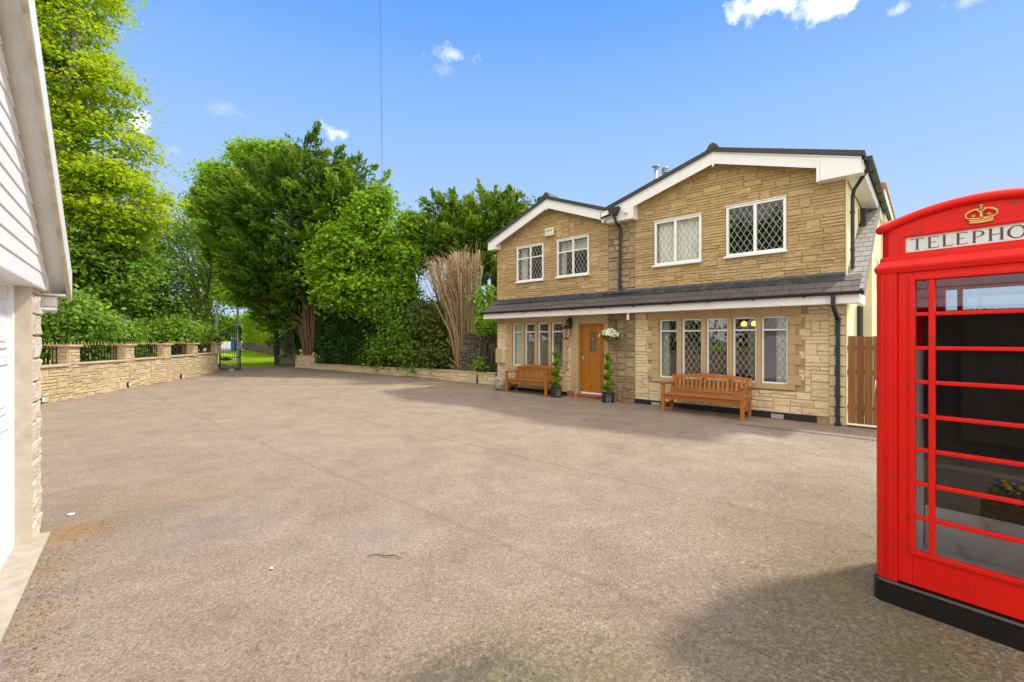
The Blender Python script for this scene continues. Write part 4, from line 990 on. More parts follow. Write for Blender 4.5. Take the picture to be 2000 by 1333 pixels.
tree('sycamore_tree', 'sunlit broadleaf tree between the big conifer and the telegraph pole', (-7.0, 21.4, gz(21.4)), (-6.6, 21.2, 8.0), .16,
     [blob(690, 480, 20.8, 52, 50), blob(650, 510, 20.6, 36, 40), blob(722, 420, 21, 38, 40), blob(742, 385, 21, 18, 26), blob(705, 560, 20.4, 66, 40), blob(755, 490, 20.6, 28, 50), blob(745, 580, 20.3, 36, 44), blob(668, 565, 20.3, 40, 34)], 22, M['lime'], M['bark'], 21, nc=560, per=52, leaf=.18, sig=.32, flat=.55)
tree('slim_tree', 'slim upright leafy tree just right of the telegraph pole', (-4.4, 19.8, gz(19.8)), (-4.3, 19.8, 6.0), .09,
     [blob(800, 438, 19.8, 18, 24), blob(800, 500, 19.8, 22, 34), blob(788, 560, 19.7, 20, 26)], 10, M['lime'], M['bark'], 22, nc=150, per=46, leaf=.15, sig=.26)
for nm, lab, bx, tips, bls, sd, n in (
    ('cypress_tree', 'feathery cypress behind the dead cut-back tree, the left of two', (-2.6, 20.5), (880, 395), [(880, 432, 38, 30), (850, 470, 34, 20), (890, 475, 50, 26), (880, 402, 8, 18), (915, 418, 14, 18), (832, 485, 18, 12)], 31, 900),
    ('cypress_tree', 'feathery cypress rising right against the roof of the left gable', (-.9, 19.5), (975, 400), [(965, 440, 34, 32), (973, 405, 9, 18), (998, 428, 18, 18), (948, 505, 34, 44), (928, 465, 30, 30), (1030, 408, 6, 10)], 32, 900)):
    bs = (bx[0], bx[1], gz(bx[1])); tr = thing(nm, lab, 'conifer', bs, 0, 'cypress trees behind the house end'); bb = Vector(bs); rnd = random.Random(sd)
    bl = [blob(x, y+14, bx[1], a, c_) for x, y, a, c_ in bls]; bl = [((c[0]-bb.x, c[1]-bb.y, c[2]-bb.z), r) for c, r in bl]; m = MB()
    for i in range(12):
        tg = Vector(bl[rnd.randrange(len(bl))][0]); s = Vector((rnd.uniform(-.4, .4), rnd.uniform(-.3, .3), -.1)); m.tube([s, s.lerp(tg, .5)+Vector((rnd.uniform(-.2, .2), 0, 0)), tg], [.10, .07, .03], 7)
    m.build('trunk', M['barkred'], tr, smooth=True); plumes('crown', bl, n//9, 12, 22, M['conifer'], tr, length=.95, lift=.75, ln=.55, blade=.21, bw=.055, fill=260)
def hedge(name, label, p0, p1, depth, z0, z1, mat, n, leaf, seed, rag=.12, zt=None, cat='hedge'):
    p0, p1 = Vector(p0), Vector(p1); L_ = (p1-p0).length; th = thing(name, label, cat, (p0.x, p0.y, 0), math.atan2(p1.y-p0.y, p1.x-p0.x))
    def hz(x): return z1+((zt-z1)*x/L_ if zt else 0)
    c = []; nn = []
    areas = [L_*(z1-z0), L_*depth, depth*(z1-z0)]; tot = sum(areas)
    for a, kind in zip(areas, 'ftl'):
        k = int(n*a/tot); u, v = RN.random(k), RN.random(k)
        if kind == 'f': x, y, z = u*L_, np.zeros(k), z0+v*(hz(u*L_)-z0); q = np.tile([0, -1, .3], (k, 1))
        elif kind == 't': x, y, z = u*L_, v*depth, hz(u*L_); z = z+np.zeros(k); q = np.tile([0, -.2, 1], (k, 1))
        else:
            x = np.where(RN.random(k) < .5, 0, L_); y, z = v*depth, z0+u*(z1-z0); q = np.stack([np.where(x < .1, -1, 1), np.zeros(k), np.full(k, .3)], 1)
        lump = .16*np.sin(x*2.3+z*1.7)*np.sin(z*2.9+1+x*.7)
        P_ = np.stack([x, y, z], 1)+q*(lump[:, None]*rag*6)-q*np.abs(RN.normal(size=(k, 1)))*rag*1.2; c.append(P_); nn.append(q.astype(float))
    C = np.concatenate(c)+RN.normal(size=(sum(len(q) for q in c), 3))*rag*.5; Q = np.concatenate(nn); m_ = len(C)
    leaf_mesh('foliage', C, Q*.9+unit(m_)*.8, unit(m_)+np.array([0, 0, -.4]), leaf*(.6+.8*RN.random(m_)), leaf*.6*(.6+.8*RN.random(m_)), RN.random(m_)*.55+.45*(RN.random(m_) < .25), mat, th, .1)
    mb = MB(); mb.box(.15, L_-.15, .25, depth-.1, z0, z1-.3); mb.build('branches', M['soil'], th); return th
hedge('ivy_hedge', 'dark glossy ivy hedge behind the low wall under the sunlit tree', (-10.05, 23.5, 0), (-5.0, 19.35, 0), 1.3, .2, 3.15, M['hedge'], 20000, .14, 1, .16)
hedge('clipped_hedge', 'bright clipped hedge on the dry stone wall beyond the gate', (-24.4, 41.3, 0), (-15.2, 30.2, 0), 1.6, 1.3, 3.85, M['limehedge'], 20000, .22, 2, .07, zt=3.5)
bush('bramble_shrub', 'low dark green shrub right of the telegraph pole above the low wall', (-4.4, 19.4, gz(19.4)), [blob(790, 650, 19.2, 36, 45), blob(815, 690, 18.8, 40, 28), blob(770, 600, 19.5, 26, 34), blob(760, 680, 19.6, 34, 32)], M['mid'], 12, 230, 44, .13, sig=.26)
bush('brown_shrub', 'dense shrub with brown patches left of the dead tree', (-3.0, 18.4, gz(18.4)), [blob(850, 640, 18.4, 38, 36), blob(865, 690, 18.0, 40, 26), blob(835, 610, 18.8, 26, 20)], M['brownish'], 13, 260, 44, .12, sig=.26)
bush('holly_sapling', 'young green sapling between the dead tree and the house corner', (-1.0, 16.0, gz(16)), [blob(948, 580, 16.2, 16, 22), blob(950, 632, 16, 20, 18), blob(942, 604, 16, 10, 14), blob(938, 712, 15.8, 8, 8)], M['lime'], 14, 60, 30, .10, sig=.14)
bush('dark_shrub', 'dark green undergrowth directly behind the base of the dead tree', (-2.1, 18.6, gz(18.6)), [blob(895, 650, 18.6, 34, 50), blob(920, 690, 18.2, 30, 34), blob(880, 600, 18.9, 22, 22), blob(930, 620, 18.6, 22, 30)], M['mid'], 15, 300, 46, .11, sig=.24)
# dead, cut-back tree
dbase = at(905, 722, 17.0); dbase.z = gz(17)
t = thing('dead_tree', 'bare brown cut-back conifer fanning up behind the low wall', 'dead tree', dbase)
rnd = random.Random(9); m = MB()
for i in range(230):
    f = rnd.random(); big = i < 24
    tx = (828+112*f**.85)+rnd.uniform(-4, 4); ty = 492+(26*(1-f)**2.2)+rnd.uniform(-6, 26)*(1 if not big else 1.6)
    e = at(tx, ty, 17+rnd.uniform(-.9, .9))-dbase; s = Vector((rnd.uniform(-.22, .3), rnd.uniform(-.2, .2), -.1))
    if not big:
        s = s.lerp(Vector((e.x*.45+.05, e.y*.4, e.z*.45)), rnd.uniform(.3, 1))
    q = s.lerp(e, .5)+Vector((rnd.uniform(-.05, .10)+(.22 if f < .5 else .0), rnd.uniform(-.1, .1), 0)); q2 = q.lerp(e, .5)+Vector((rnd.uniform(-.03, .08), 0, 0))
    r = rnd.uniform(.04, .07) if big else rnd.uniform(.010, .026)
    m.tube([s, s.lerp(q, .5)+Vector((rnd.uniform(-.03, .03), 0, 0)), q, q2, e], [r, r*.85, r*.7, r*.5, r*(.3 if big else .4)], 7, rnd.random())
    for _ in range(3 if not big else 1):
        g = q2.lerp(e, rnd.random()); h = g+Vector((rnd.uniform(-.35, .2), rnd.uniform(-.2, .2), rnd.uniform(-.05, .4))); m.tube([g, g.lerp(h, .5)+Vector((0, 0, .04)), h], [.012, .008, .004], 5, rnd.random())
for i in range(26):    # stubs near the base
    a = rnd.uniform(0, 6.28); z0 = rnd.uniform(.1, 1.6); s = Vector((-.25+.15*rnd.random()-z0*.08, -.1, z0)); e = s+Vector((rnd.uniform(-.35, -.05), rnd.uniform(-.2, .1), rnd.uniform(.05, .35))); m.tube([s, e], [.03, .012], 6, rnd.random())
m.build('trunk', M['dead'], t, smooth=True)
t = thing('bare_shrub', 'clump of thin bare brown stems left of the dead tree', 'dead stems', (-3.9, 19.6, gz(19.6))); m = MB()
for i in range(46):
    s = Vector((rnd.uniform(-.5, .5), rnd.uniform(-.3, .3), 0)); e = Vector((s.x*1.3+rnd.uniform(-.2, .2), s.y, rnd.uniform(2.2, 3.9))); m.tube([s, s.lerp(e, .5)+Vector((rnd.uniform(-.1, .1), 0, 0)), e], [.03, .02, .008], 6, rnd.random())
    for _ in range(3):
        g = s.lerp(e, rnd.uniform(.4, .95)); m.tube([g, g+Vector((rnd.uniform(-.4, .4), rnd.uniform(-.2, .2), rnd.uniform(.1, .5)))], [.009, .003], 5, rnd.random())
m.build('stem', M['dead'], t, smooth=True)
# far tree line
n = 26000; x = RN.uniform(-110, 90, n); y = 78+RN.random(n)*6; hgt = 4.6+1.3*np.sin(x*.11)+.9*np.sin(x*.31+1); z = 1.0+RN.random(n)**.8*hgt
leaf_o = leaf_mesh('far_trees', np.stack([x, y, z], 1), unit(n)*.8+np.array([0, -.3, .6]), unit(n), .9*(.6+.8*RN.random(n)), .7, RN.random(n), M['mid'])
leaf_o['kind'] = 'stuff'; leaf_o['label'] = 'distant line of trees on the horizon beyond the gate'; leaf_o['category'] = 'trees'

# ------------------------------------------------------------------ telegraph pole and wires
pb = at(748, 700, 21.9); pz = at(748, 366, 21.9).z
t = thing('telegraph_pole', 'brown wooden telegraph pole rising through the trees', 'telegraph pole', (pb.x, pb.y, gz(21.9)))
mb = MB(); mb.tube([(0, 0, -.2), (0, 0, pz-gz(21.9))], [.14, .11], 12); mb.build('pole', M['bark'], t, smooth=True)
mb = MB(); mb.box(-.12, .12, -.13, -.10, 3.0, 3.3); mb.build('marker_plate', M['goldtip'], t)
mb = MB(); P0 = Vector((pb.x, pb.y-.1, pz-.1)); e = at(740, -300, 6.0); mb.tube([P0+(e-P0)*f+Vector((0, 0, -.35*math.sin(f*math.pi))) for f in [i/14 for i in range(15)]], [.011-.008*i/14 for i in range(15)], 6)
o = origin_to(mb.build('overhead_wire', M['galv'], smooth=True), P0); tag(o, 'thin overhead wire running up from the telegraph pole across the sky', 'wire')
mb = MB(); a = at(771, 480, 20.1); c = at(822, 716, 18.6); mb.tube([a, c], .014, 6); o = origin_to(mb.build('stay_wire', M['galv'], smooth=True), c)
tag(o, 'slanting pale stay wire of the telegraph pole', 'stay wire')

# ------------------------------------------------------------------ left yard wall with pillars and railings
yw = thing('yard_wall', 'cream stone yard wall with pillars and gold tipped railings on the left', 'wall', (wallx(11.08), 11.08, 0))
ywo = Vector(yw.location)
def frame(p, q):   # local x from p to q, y away from the viewer side
    d = Vector((q[0]-p[0], q[1]-p[1], 0)); l = d.length; d.normalize(); y_ = Vector((-d.y, d.x, 0))
    m_ = Matrix(((d.x, y_.x, 0, p[0]), (d.y, y_.y, 0, p[1]), (0, 0, 1, 0), (0, 0, 0, 1))); return m_, l
PIL = [-7.3, -5.15, -3.0, -.85, 1.3, 3.45, 5.6, 7.75, 9.95, 12.09, 14.32, 16.35, 18.4, 20.55]
wp = [(wallx(y), y) for y in (-9.4, -7.3, -5.15, -3.0, -.85, 1.3, 3.45, 5.6, 7.75, 9.95, 12.09, 14.32, 16.35, 18.4, 20.55)]
off = Matrix.Translation(-ywo)
back_ = MB(); st = MB(); cop = MB(); rnd = random.Random(33)
def topz(y): return .90+gz(y)*.6
WPM = []
for (p, q) in zip(wp, wp[1:]):
    m_, l = frame(p, q); m_ = off @ m_; g0 = gz(p[1]); g1 = gz(q[1]); zt = .89+(g0+g1)*.35; zb = min(g0, g1)-.05
    back_.box(0, l, .0, .22, zb, zt, M=m_); lay(st, 0, l, zb, zt, None, .06, .078, .022, 0, [((4, 9), 1, 4), ((4, 8), 2, 3), ((4, 6), 3, .8)], .005, m_, rnd)
    cop.box(.16, l-.16, -.06, .26, zt+.002, zt+.055, rnd.random(), M=m_); WPM.append((m_, l, zt))
back_.build('wall_core', M['mortar_low'], yw); st.build('stonework', M['yard'], yw); cop.build('coping', M['coping'], yw, bevel=.008)
for i, y in enumerate(PIL):
    p = (wallx(y), y); q = (wallx(y+.5), y+.5); m_, l = frame(p, q); m_ = off @ m_
    g = gz(y); zt = .92; pb_ = MB(); w = .19
    pb_.box(-w, w, -.035, .36, g+zt*.9, 1.41, .4, M=m_)
    for (fa, mm) in ((0, m_ @ Matrix.Translation((0, -.035, 0))), (1, m_ @ Matrix.Translation((-w, .16, 0)) @ Matrix.Rotation(R(-90), 4, 'Z')), (2, m_ @ Matrix.Translation((w, .16, 0)) @ Matrix.Rotation(R(90), 4, 'Z'))):
        lay(pb_, -w, w, .93, 1.41, None, .045, .08, .016, 0, [((3, 5), 1, 4), ((2, 3), 1, 1)], .005, mm, rnd)
    po = pb_.build('pillar', M['yard'], yw)
    cp = MB(); cp.box(-.25, .25, -.10, .42, 1.411, 1.465, rnd.random(), M=m_); cp.build('pillar_cap', M['coping'], po, bevel=.01)
for i in range(len(wp)-1):
    m_, l, zt = WPM[i]; rb = MB(); y0 = .2
    for z in (zt+.10, 1.36): rb.box(.22, l-.22, y0-.008, y0+.012, z-.012, z+.012, M=m_)
    n = 14; spt = MB()
    for k in range(n+1):
        x = .24+(l-.48)*k/n; rb.box(x-.009, x+.009, y0-.007, y0+.011, zt+.055, 1.45, M=m_)
        n0 = len(spt.v); pts = [(x, y0, 1.44), (x+.022, y0, 1.475), (x, y0+.012, 1.475), (x-.022, y0, 1.475), (x, y0-.012, 1.475), (x, y0, 1.555)]
        spt.v += [tuple(m_ @ Vector(v)) for v in pts]
        for a in range(4): spt.f += [(n0, n0+1+(a+1) % 4, n0+1+a), (n0+5, n0+1+a, n0+1+(a+1) % 4)]; spt.t += [.5]*2; spt.m += [0]*2
        spt.box(x-.03, x+.03, y0-.006, y0+.008, 1.452, 1.466, M=m_)
    ro = rb.build('railing', M['iron'], yw); spt.build('spearhead', M['goldtip'], ro)
mb = MB(); m_ = off @ frame((wallx(9.95), 9.95), (wallx(12.09), 12.09))[0]
lamps = [((79, 781), 'nearest of three square wall lamps low on the yard wall, beside the garage'), ((249, 751), 'middle one of the three small square lamps low on the yard wall'), ((353, 735), 'farthest of the three small square lamps low on the yard wall')]
lt = None
for (px, py), lab in lamps:
    k = (px-1000)/FOC
    yy = 10
    for _ in range(30): yy = wallx(yy)/k
    p = Vector((wallx(yy), yy, EYE-(py-HZ)*yy/FOC)); m_, l = frame((wallx(yy-.3), yy-.3), (wallx(yy+.3), yy+.3)); rz = math.atan2(m_[1][0], m_[0][0])
    p = p+Vector((math.sin(rz), -math.cos(rz), 0))*.02
    if lt is None:
        lt = thing('wall_lamp', lab, 'wall lamp', p, rz, 'small square lamps in the yard wall')
        b_ = MB(); b_.box(-.06, .06, -.04, .02, -.075, .075); b_.build('lamp_body', M['black'], lt, bevel=.005)
        b_ = MB(); b_.prism([(-.045, -.06), (.045, -.06), (.045, .06), (-.045, .06)], -.050, -.0405, 'y'); b_.build('lens', M['signwhite'], lt, bevel=.004)
    else: copy_tree(lt, p, rz, lab)
o = MB(); 
pl = Vector((wallx(20.55)-.05, 20.6, 1.466))
t = thing('pillar_lamp', 'black lamp on top of the last wall pillar by the left gate', 'lamp', pl)
o = MB(); o.box(-.09, .09, -.09, .09, .02, .2); o.prism([(-.12, .2), (.12, .2), (0, .29)], -.12, .12, 'y'); o.build('lamp_body', M['iron'], t); o = MB(); o.box(-.05, .05, -.05, .05, 0, .02); o.build('lamp_foot', M['iron'], t)

# ------------------------------------------------------------------ low wall on the right of the gate
lw = thing('garden_wall', 'low cream stone garden wall from the right gate to the house corner', 'wall', (LOW[-1][0], LOW[-1][1], gz(15.3)))
off = Matrix.Translation(-Vector(lw.location)); core = MB(); st = MB(); cop = MB()
P_ = [(-11.25, 23.6), (-10.05, 22.75)]+[(-8.87, 21.9), (-5.68, 19.43), (-4.13, 18.4), (-.56, 15.35)]
TZ = [.81, .42, .40, .43, .455, .49]
for i, (p, q) in enumerate(zip(P_, P_[1:])):
    m_, l = frame(p, q); m_ = off @ m_; zt = TZ[i]; zb = gz(q[1])-.05; zt2 = TZ[i] if i == 0 else (TZ[i]+TZ[i+1])/2
    core.box(0, l, 0, .25, zb, zt2-.05, M=m_); lay(st, 0, l, zb+.02, zt2-.05, None, .06, .07, .022, 0, [((5, 9), 1, 4), ((4, 7), 2, 2)], .005, m_, rnd, (.1, .8)); cop.box(-.01, l+.01, -.04, .29, zt2-.048, zt2, rnd.random(), M=m_)
p = (-11.95, 25.2); m_, l = frame((-13.0, 25.3), p); m_ = off @ m_; core.box(0, l, .0, .3, .1, 1.62, M=m_); lay(st, 0, l, .1, 1.62, None, .06, .1, .02, 0, None, .006, m_, rnd, (.3, 1)); cop.box(-.04, l+.04, -.05, .35, 1.622, 1.67, .5, M=m_)
core.build('wall_core', M['mortar_low'], lw); st.build('stonework', M['lower'], lw); cop.build('coping', M['coping'], lw, bevel=.006)
# rubble wall behind the dead tree, dry stone wall beyond the gate
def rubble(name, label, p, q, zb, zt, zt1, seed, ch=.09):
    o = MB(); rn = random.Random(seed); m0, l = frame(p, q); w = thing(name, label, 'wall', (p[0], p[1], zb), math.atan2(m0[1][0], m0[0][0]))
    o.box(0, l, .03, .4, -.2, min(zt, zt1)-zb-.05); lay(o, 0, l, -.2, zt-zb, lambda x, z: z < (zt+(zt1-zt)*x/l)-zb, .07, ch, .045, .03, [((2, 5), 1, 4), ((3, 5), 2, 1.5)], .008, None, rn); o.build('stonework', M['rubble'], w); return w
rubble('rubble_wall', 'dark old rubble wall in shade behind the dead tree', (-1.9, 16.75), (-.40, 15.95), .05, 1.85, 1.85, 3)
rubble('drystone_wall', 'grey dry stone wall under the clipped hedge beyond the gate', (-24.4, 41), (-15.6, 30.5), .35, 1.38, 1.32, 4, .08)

# ------------------------------------------------------------------ gates
def gate(name, label, hinge, free, z0, h0, h1, pale, loc_ground):
    hx, hy = hinge; d = Vector((free[0]-hx, free[1]-hy, 0)); l = d.length; rz = math.atan2(d.y, d.x)
    t = thing(name, label, 'gate', (hx, hy, loc_ground), rz, 'pair of arched iron driveway gates')
    b = MB(); g = .06
    def top(x): f = x/l; return h0+(h1-h0)*math.sin(f*math.pi/2)
    b.box(0, .05, -.025, .025, g, h0+.05); b.box(l-.045, l, -.022, .022, g, h1+.02)
    b.box(.05, l-.045, -.02, .02, g, g+.045); b.box(.05, l-.045, -.018, .018, .62, .66); 
    for dz in (0, -.22):
        b.tube([(x, 0, top(x)+dz) for x in frange(.02, l-.02, (l-.04)/10)], .018, 6)
    b.build('gate_frame', M['iron'], t)
    b = MB(); n = 11
    for i in range(1, n):
        x = l*i/n; b.box(x-.009, x+.009, -.009, .009, g, top(x)+(.08 if pale else 0))
        if i < n: x2 = l*(i-.5)/n; b.box(x2-.006, x2+.006, -.006, .006, g, .60)
    b.build('bars', M['iron'], t)
    b = MB()
    for i in range(1, n):
        x = l*i/n; z = top(x)
        if pale: b.lathe([(0, z+.20), (.028, z+.12), (.02, z+.07), (0, z+.06)], (x, 0, 0), 6)
        b.lathe([(0, z-.06), (.045, z-.11), (0, z-.16)], (x, 0, 0), 6)
    b.build('finials', M['iron'] if not pale else M['signwhite'], t)
    b = MB(); b.box(.10, .72, -.07, .03, .50, .58); b.box(.30, .55, -.09, .03, .47, .61); b.build('gate_opener', M['black'], t)
    [(lambda q: (q.box(-.06, -.001, -.05, .05, z_, z_+.1), q.build('hinge', M['iron'], t)))(MB()) for z_ in (.2, 1.4)]
    return t
g1 = gate('iron_gate', 'left leaf of the open black iron gates beside the yard wall', (-13.82, 21.5), (-12.62, 21.15), .1, 1.78, 2.08, False, gz(21.3))
g2 = gate('iron_gate', 'right leaf of the open iron gates with pale spearheads under the conifer', (-12.42, 24.2), (-11.22, 23.45), .1, 1.62, 2.15, True, gz(23.8))
mb = MB(); mb.box(-.08, .08, -.08, .08, -.1, 1.75); mb.box(-.04, .20, -.22, -.085, .72, 1.05); o = mb.build('gate_post', M['iron'], bevel=.01); o.location = (-12.58, 24.3, gz(24.2)); tag(o, 'thick black gate post with a control box at the right gate', 'gate post')
mb = MB(); mb.box(-.09, .09, -.06, .06, 0, .10); o = mb.build('stone_block', M['coping'], bevel=.01); o.location = (-13.0, 21.12, gz(21.1)); tag(o, 'small pale stone block propping the left gate at its foot', 'stone block')
for px, ty, Y, lab in ((423.5, 588, 22.6, 'left galvanised steel pole standing behind the end of the yard wall'), (464.5, 604, 26.0, 'galvanised steel pole seen through the free edge of the left gate')):
    p = at(px, ty, Y); mb = MB(); h = p.z-gz(Y); mb.tube([(0, 0, -.1), (0, 0, h)], .055 if Y < 24 else .06, 12); mb.tube([(0, 0, h), (0, 0, h+.03)], .068, 12)
    mb.box(-.07, .07, -.075, -.055, h*.42, h*.42+.12)
    o = mb.build('steel_pole', M['galv'], smooth=False); o.location = (p.x, Y, gz(Y)); tag(o, lab, 'pole', 'steel poles by the gateway')
# blue bin seen through the left gate
bp = at(458, 684, 38); t = thing('blue_bin', 'small blue bin by the road seen through the left gate', 'bin', (bp.x, 38, gz(38)))
MBLUE = plain('blue_plastic', (.03, .12, .45), .5)
mb = MB(); mb.prism([(-.16, 0), (.16, 0), (.21, .9), (-.21, .9)], -.2, .2, 'y'); mb.build('body', MBLUE, t, bevel=.02); mb = MB(); mb.box(-.24, .24, -.25, .25, .905, .96); mb.build('lid', MBLUE, t, bevel=.02)
# stone figure on the low wall
sp = at(611, 711, 22.8); t = thing('stone_figure', 'small weathered stone animal figure on the low wall beneath the conifer', 'garden ornament', (sp.x, 22.85, .42))
mb = MB(); mb.sphere((0, 0, .14), (.12, .11, .17), n=14); mb.sphere((-.02, -.03, .31), (.085, .08, .10), n=14); mb.sphere((.02, -.02, .43), (.075, .085, .075), n=14)
mb.sphere((.04, -.09, .42), (.03, .05, .03)); mb.sphere((-.02, 0, .52), (.022, .02, .05)); mb.sphere((.06, 0, .52), (.022, .02, .05)); mb.sphere((-.07, -.1, .05), (.05, .08, .05)); mb.sphere((.07, -.1, .05), (.05, .08, .05)); mb.sphere((-.13, .04, .16), (.06, .05, .14))
mb.build('figure', M['coping'], t, smooth=True); mb = MB(); mb.box(-.16, .16, -.14, .14, -.02, .03); mb.build('base', M['coping'], t)
# carved stone barrel at the house corner
bp = H(-8.46, -.34, 0); t = thing('stone_planter', 'round carved grey stone planter at the house corner beside the left bench', 'planter', (bp.x, bp.y, gz(bp.y)))
mb = MB(); mb.lathe([(0, 0), (.20, 0), (.26, .10), (.28, .22), (.25, .36), (.22, .42), (.18, .42), (.16, .36), (0, .34)], n=28); mb.build('bowl', M['stonegrey'], t, smooth=True)
mb = MB(); rnd = random.Random(2)
for k in range(16):
    a = -2.9+k*.36; z = .10+.09*(k % 3); P2 = []
    for s in range(9):
        w = s*.7; rr_ = .055*(1-s/11); P2.append(((.277)*math.cos(a+rr_*math.cos(w)*4), (.277)*math.sin(a+rr_*math.cos(w)*4), z+rr_*math.sin(w)*1.3+.03))
    mb.tube(P2, [.017]*8+[.008], 6)
mb.build('carving', M['stonegrey'], t, smooth=True)

# ------------------------------------------------------------------ benches
def bench():
    t = thing('garden_bench', 'varnished wooden bench under the five-light window', 'bench', H(-2.38, -.74, 0), HR, 'wooden benches along the house')
    L_ = 1.62; h = L_/2
    for s in (-1, 1):     # legs: front at y=0, rear at y=.48
        b = MB(); b.box(s*h-.035, s*h+.035, -.035, .035, 0, .62, .5); b.build('leg', M['bench_v'], t, bevel=.006)
        b = MB(); b.prism([(.44, 0), (.51, 0), (.51, .40), (.60, .80), (.54, .80), (.44, .42)], s*h-.03, s*h+.03, 'x', .5); b.build('leg', M['bench_v'], t, bevel=.006)
        b = MB(); b.prism([(-.06, .625), (.53, .61), (.53, .645), (-.02, .665), (-.07, .65)], s*h-.04, s*h+.04, 'x', .35); b.build('armrest', M['bench'], t, bevel=.008)
        b = MB(); b.box(s*h-.018, s*h+.018, .036, .44, .16, .21, .4); b.box(s*h-.018, s*h+.018, .036, .44, .33, .40, .4); b.build('side_rail', M['bench'], t, bevel=.004)
    b = MB()
    for i in range(5): b.box(-h+.036, h-.036, -.03+i*.098, .06+i*.098, .405, .428, .3+.5*random.random())
    b.box(-h-.02, h+.02, -.055, -.032, .40, .426, .5)
    b.build('seat', M['bench'], t, bevel=.005)
    b = MB(); n = 20
    for i in range(n):
        x0, x1 = -h+.036+(L_-.072)*i/n, -h+.036+(L_-.072)*(i+1)/n
        def lo(x): return .335-.04*abs(math.sin((x+h)/L_*math.pi*2))
        b.prism([(x0, lo(x0)), (x1, lo(x1)), (x1, .403), (x0, .403)], -.026, -.004, 'y', .5)
    b.build('apron', M['bench'], t)
    def by(z): return .515+(z-.42)*.20
    b = MB(); sh = Matrix(((1, 0, 0, 0), (0, 1, .2, .515-.42*.2-.03), (0, 0, 1, 0), (0, 0, 0, 1)))
    b.box(-h+.03, h-.03, -.02, .02, .455, .515, .5, M=sh); n = 20
    for i in range(n):
        x0, x1 = -h+.0+L_*i/n, -h+L_*(i+1)/n
        def tp(x): return .80+.065*math.cos(x/h*math.pi/2)
        b.prism([(x0, .745+.02*math.cos(x0/h*math.pi/2)), (x1, .745+.02*math.cos(x1/h*math.pi/2)), (x1, tp(x1)), (x0, tp(x0))], -.024, .024, 'y', .5, M=sh)
    b.build('backrest', M['bench'], t)
    ns = 17
    for i in range(ns):
        x = -h+.07+(L_-.14)*i/(ns-1); b = MB(); b.box(x-.024, x+.024, -.011, .011, .516, .748, random.random(), M=sh); b.build('slat', M['bench_v'], t)
    return t
b1 = bench()
gl = gz(13.3)
b2 = copy_tree(b1, H(-7.32, -.60, .052), HR+R(.6), 'varnished wooden bench under the four-light window beside the carved planter')

b2.scale = (.90, .92, .95)
# ------------------------------------------------------------------ topiary pots
def topiary(loc, label):
    t = thing('spiral_topiary', label, 'topiary', loc, 0, 'spiral topiaries beside the door')
    b = MB(); b.lathe([(0, .0), (.135, .0), (.15, .02), (.15, .27), (.142, .28), (.13, .27), (.13, .24), (0, .23)], n=28); pot = b.build('pot', M['black'], t, smooth=False)
    b = MB(); rn = random.Random(1)
    for k in range(26):
        a = -math.pi/2+rn.uniform(-.45, .25); z = .05+.19*rn.random(); b.sphere((.152*math.cos(a), .152*math.sin(a), z), (.005, .005, .008), n=6)
    b.build('studs', M['signwhite'], pot)
    b = MB(); b.tube([(0, 0, .2), (0, 0, 1.2)], .012, 8); b.build('stem', M['bark'], t)
    n = 5200; s = RN.random(n); turns = 3.6; ang = s*turns*2*math.pi+.4; rad = .074*(1-s*.75)+.012; tube_r = .108*(1-s*.42)*(.8+.35*np.sin(s*61+RN.random(n)*.6))
    c = np.stack([np.cos(ang)*rad, np.sin(ang)*rad, .31+s*.93], 1); u = unit(n); c = c+u*(tube_r*(.55+.5*RN.random(n)))[:, None]*np.array([1, 1, .62])
    leaf_mesh('foliage', c, u+unit(n)*.6, u+unit(n)*.7, .046, .018, .15+.5*RN.random(n)+.3*(u[:, 2] > .2), M['topiary'], t)
    return t
tp = topiary(H(-4.8, -.36, 0), 'spiral topiary in a black studded pot right of the oak door')
copy_tree(tp, H(-6.34, -.46, .035), .5, 'spiral topiary in a black studded pot between the left bench and the door')
# hanging basket
t = thing('hanging_basket', 'hanging basket full of white flowers right of the oak door', 'hanging basket', H(-4.74, -.34, 1.55), HR)
b = MB(); b.lathe([(0, 0), (.08, .01), (.14, .05), (.17, .12), (.16, .12), (0, .10)], n=20); b.build('basket', M['wicker'], t, smooth=True)
b = MB()
for a in (0, 2.1, 4.2): b.tube([(.16*math.cos(a), .16*math.sin(a), .12), (0, 0, .52)], .004, 5)
b.build('chain', M['iron'], t)
n = 1500; u = unit(n); u[:, 2] = u[:, 2]*.9; c = u*np.array([.25, .25, .15])*(.6+.45*RN.random(n))[:, None]+np.array([0, 0, .18])
leaf_mesh('foliage', c, u+unit(n)*.5, unit(n), .05, .03, RN.random(n), M['topiary'], t)
n = 175; u = unit(n); u[:, 2] = np.abs(u[:, 2])*1.1-.4; c = u*np.array([.265, .265, .17])*(.80+.36*RN.random(n))[:, None]+np.array([0, 0, .20])
C = np.repeat(c, 3, 0); U = np.repeat(u, 3, 0); leaf_mesh('flowers', C+RN.normal(size=C.shape)*.006, U+unit(3*n)*.25, unit(3*n), .062, .056, RN.random(3*n), M['petal'], t)
b = MB(); b.tube([(0, 0, .5), (0, 0, -.02)], .009, 6); b.tube([(0, 0, .48), (0, -.14, .50), (0, -.32, .47), (0, -.34, .43)], .009, 6); b.tube([(0, 0, .25), (0, -.10, .30), (0, -.16, .40), (0, -.24, .48)], .007, 6)
o = b.build('basket_bracket', M['iron']); o.location = H(-4.74, -.045, 1.60); o.rotation_euler[2] = HR; tag(o, 'black scrolled iron bracket holding the hanging basket', 'bracket')

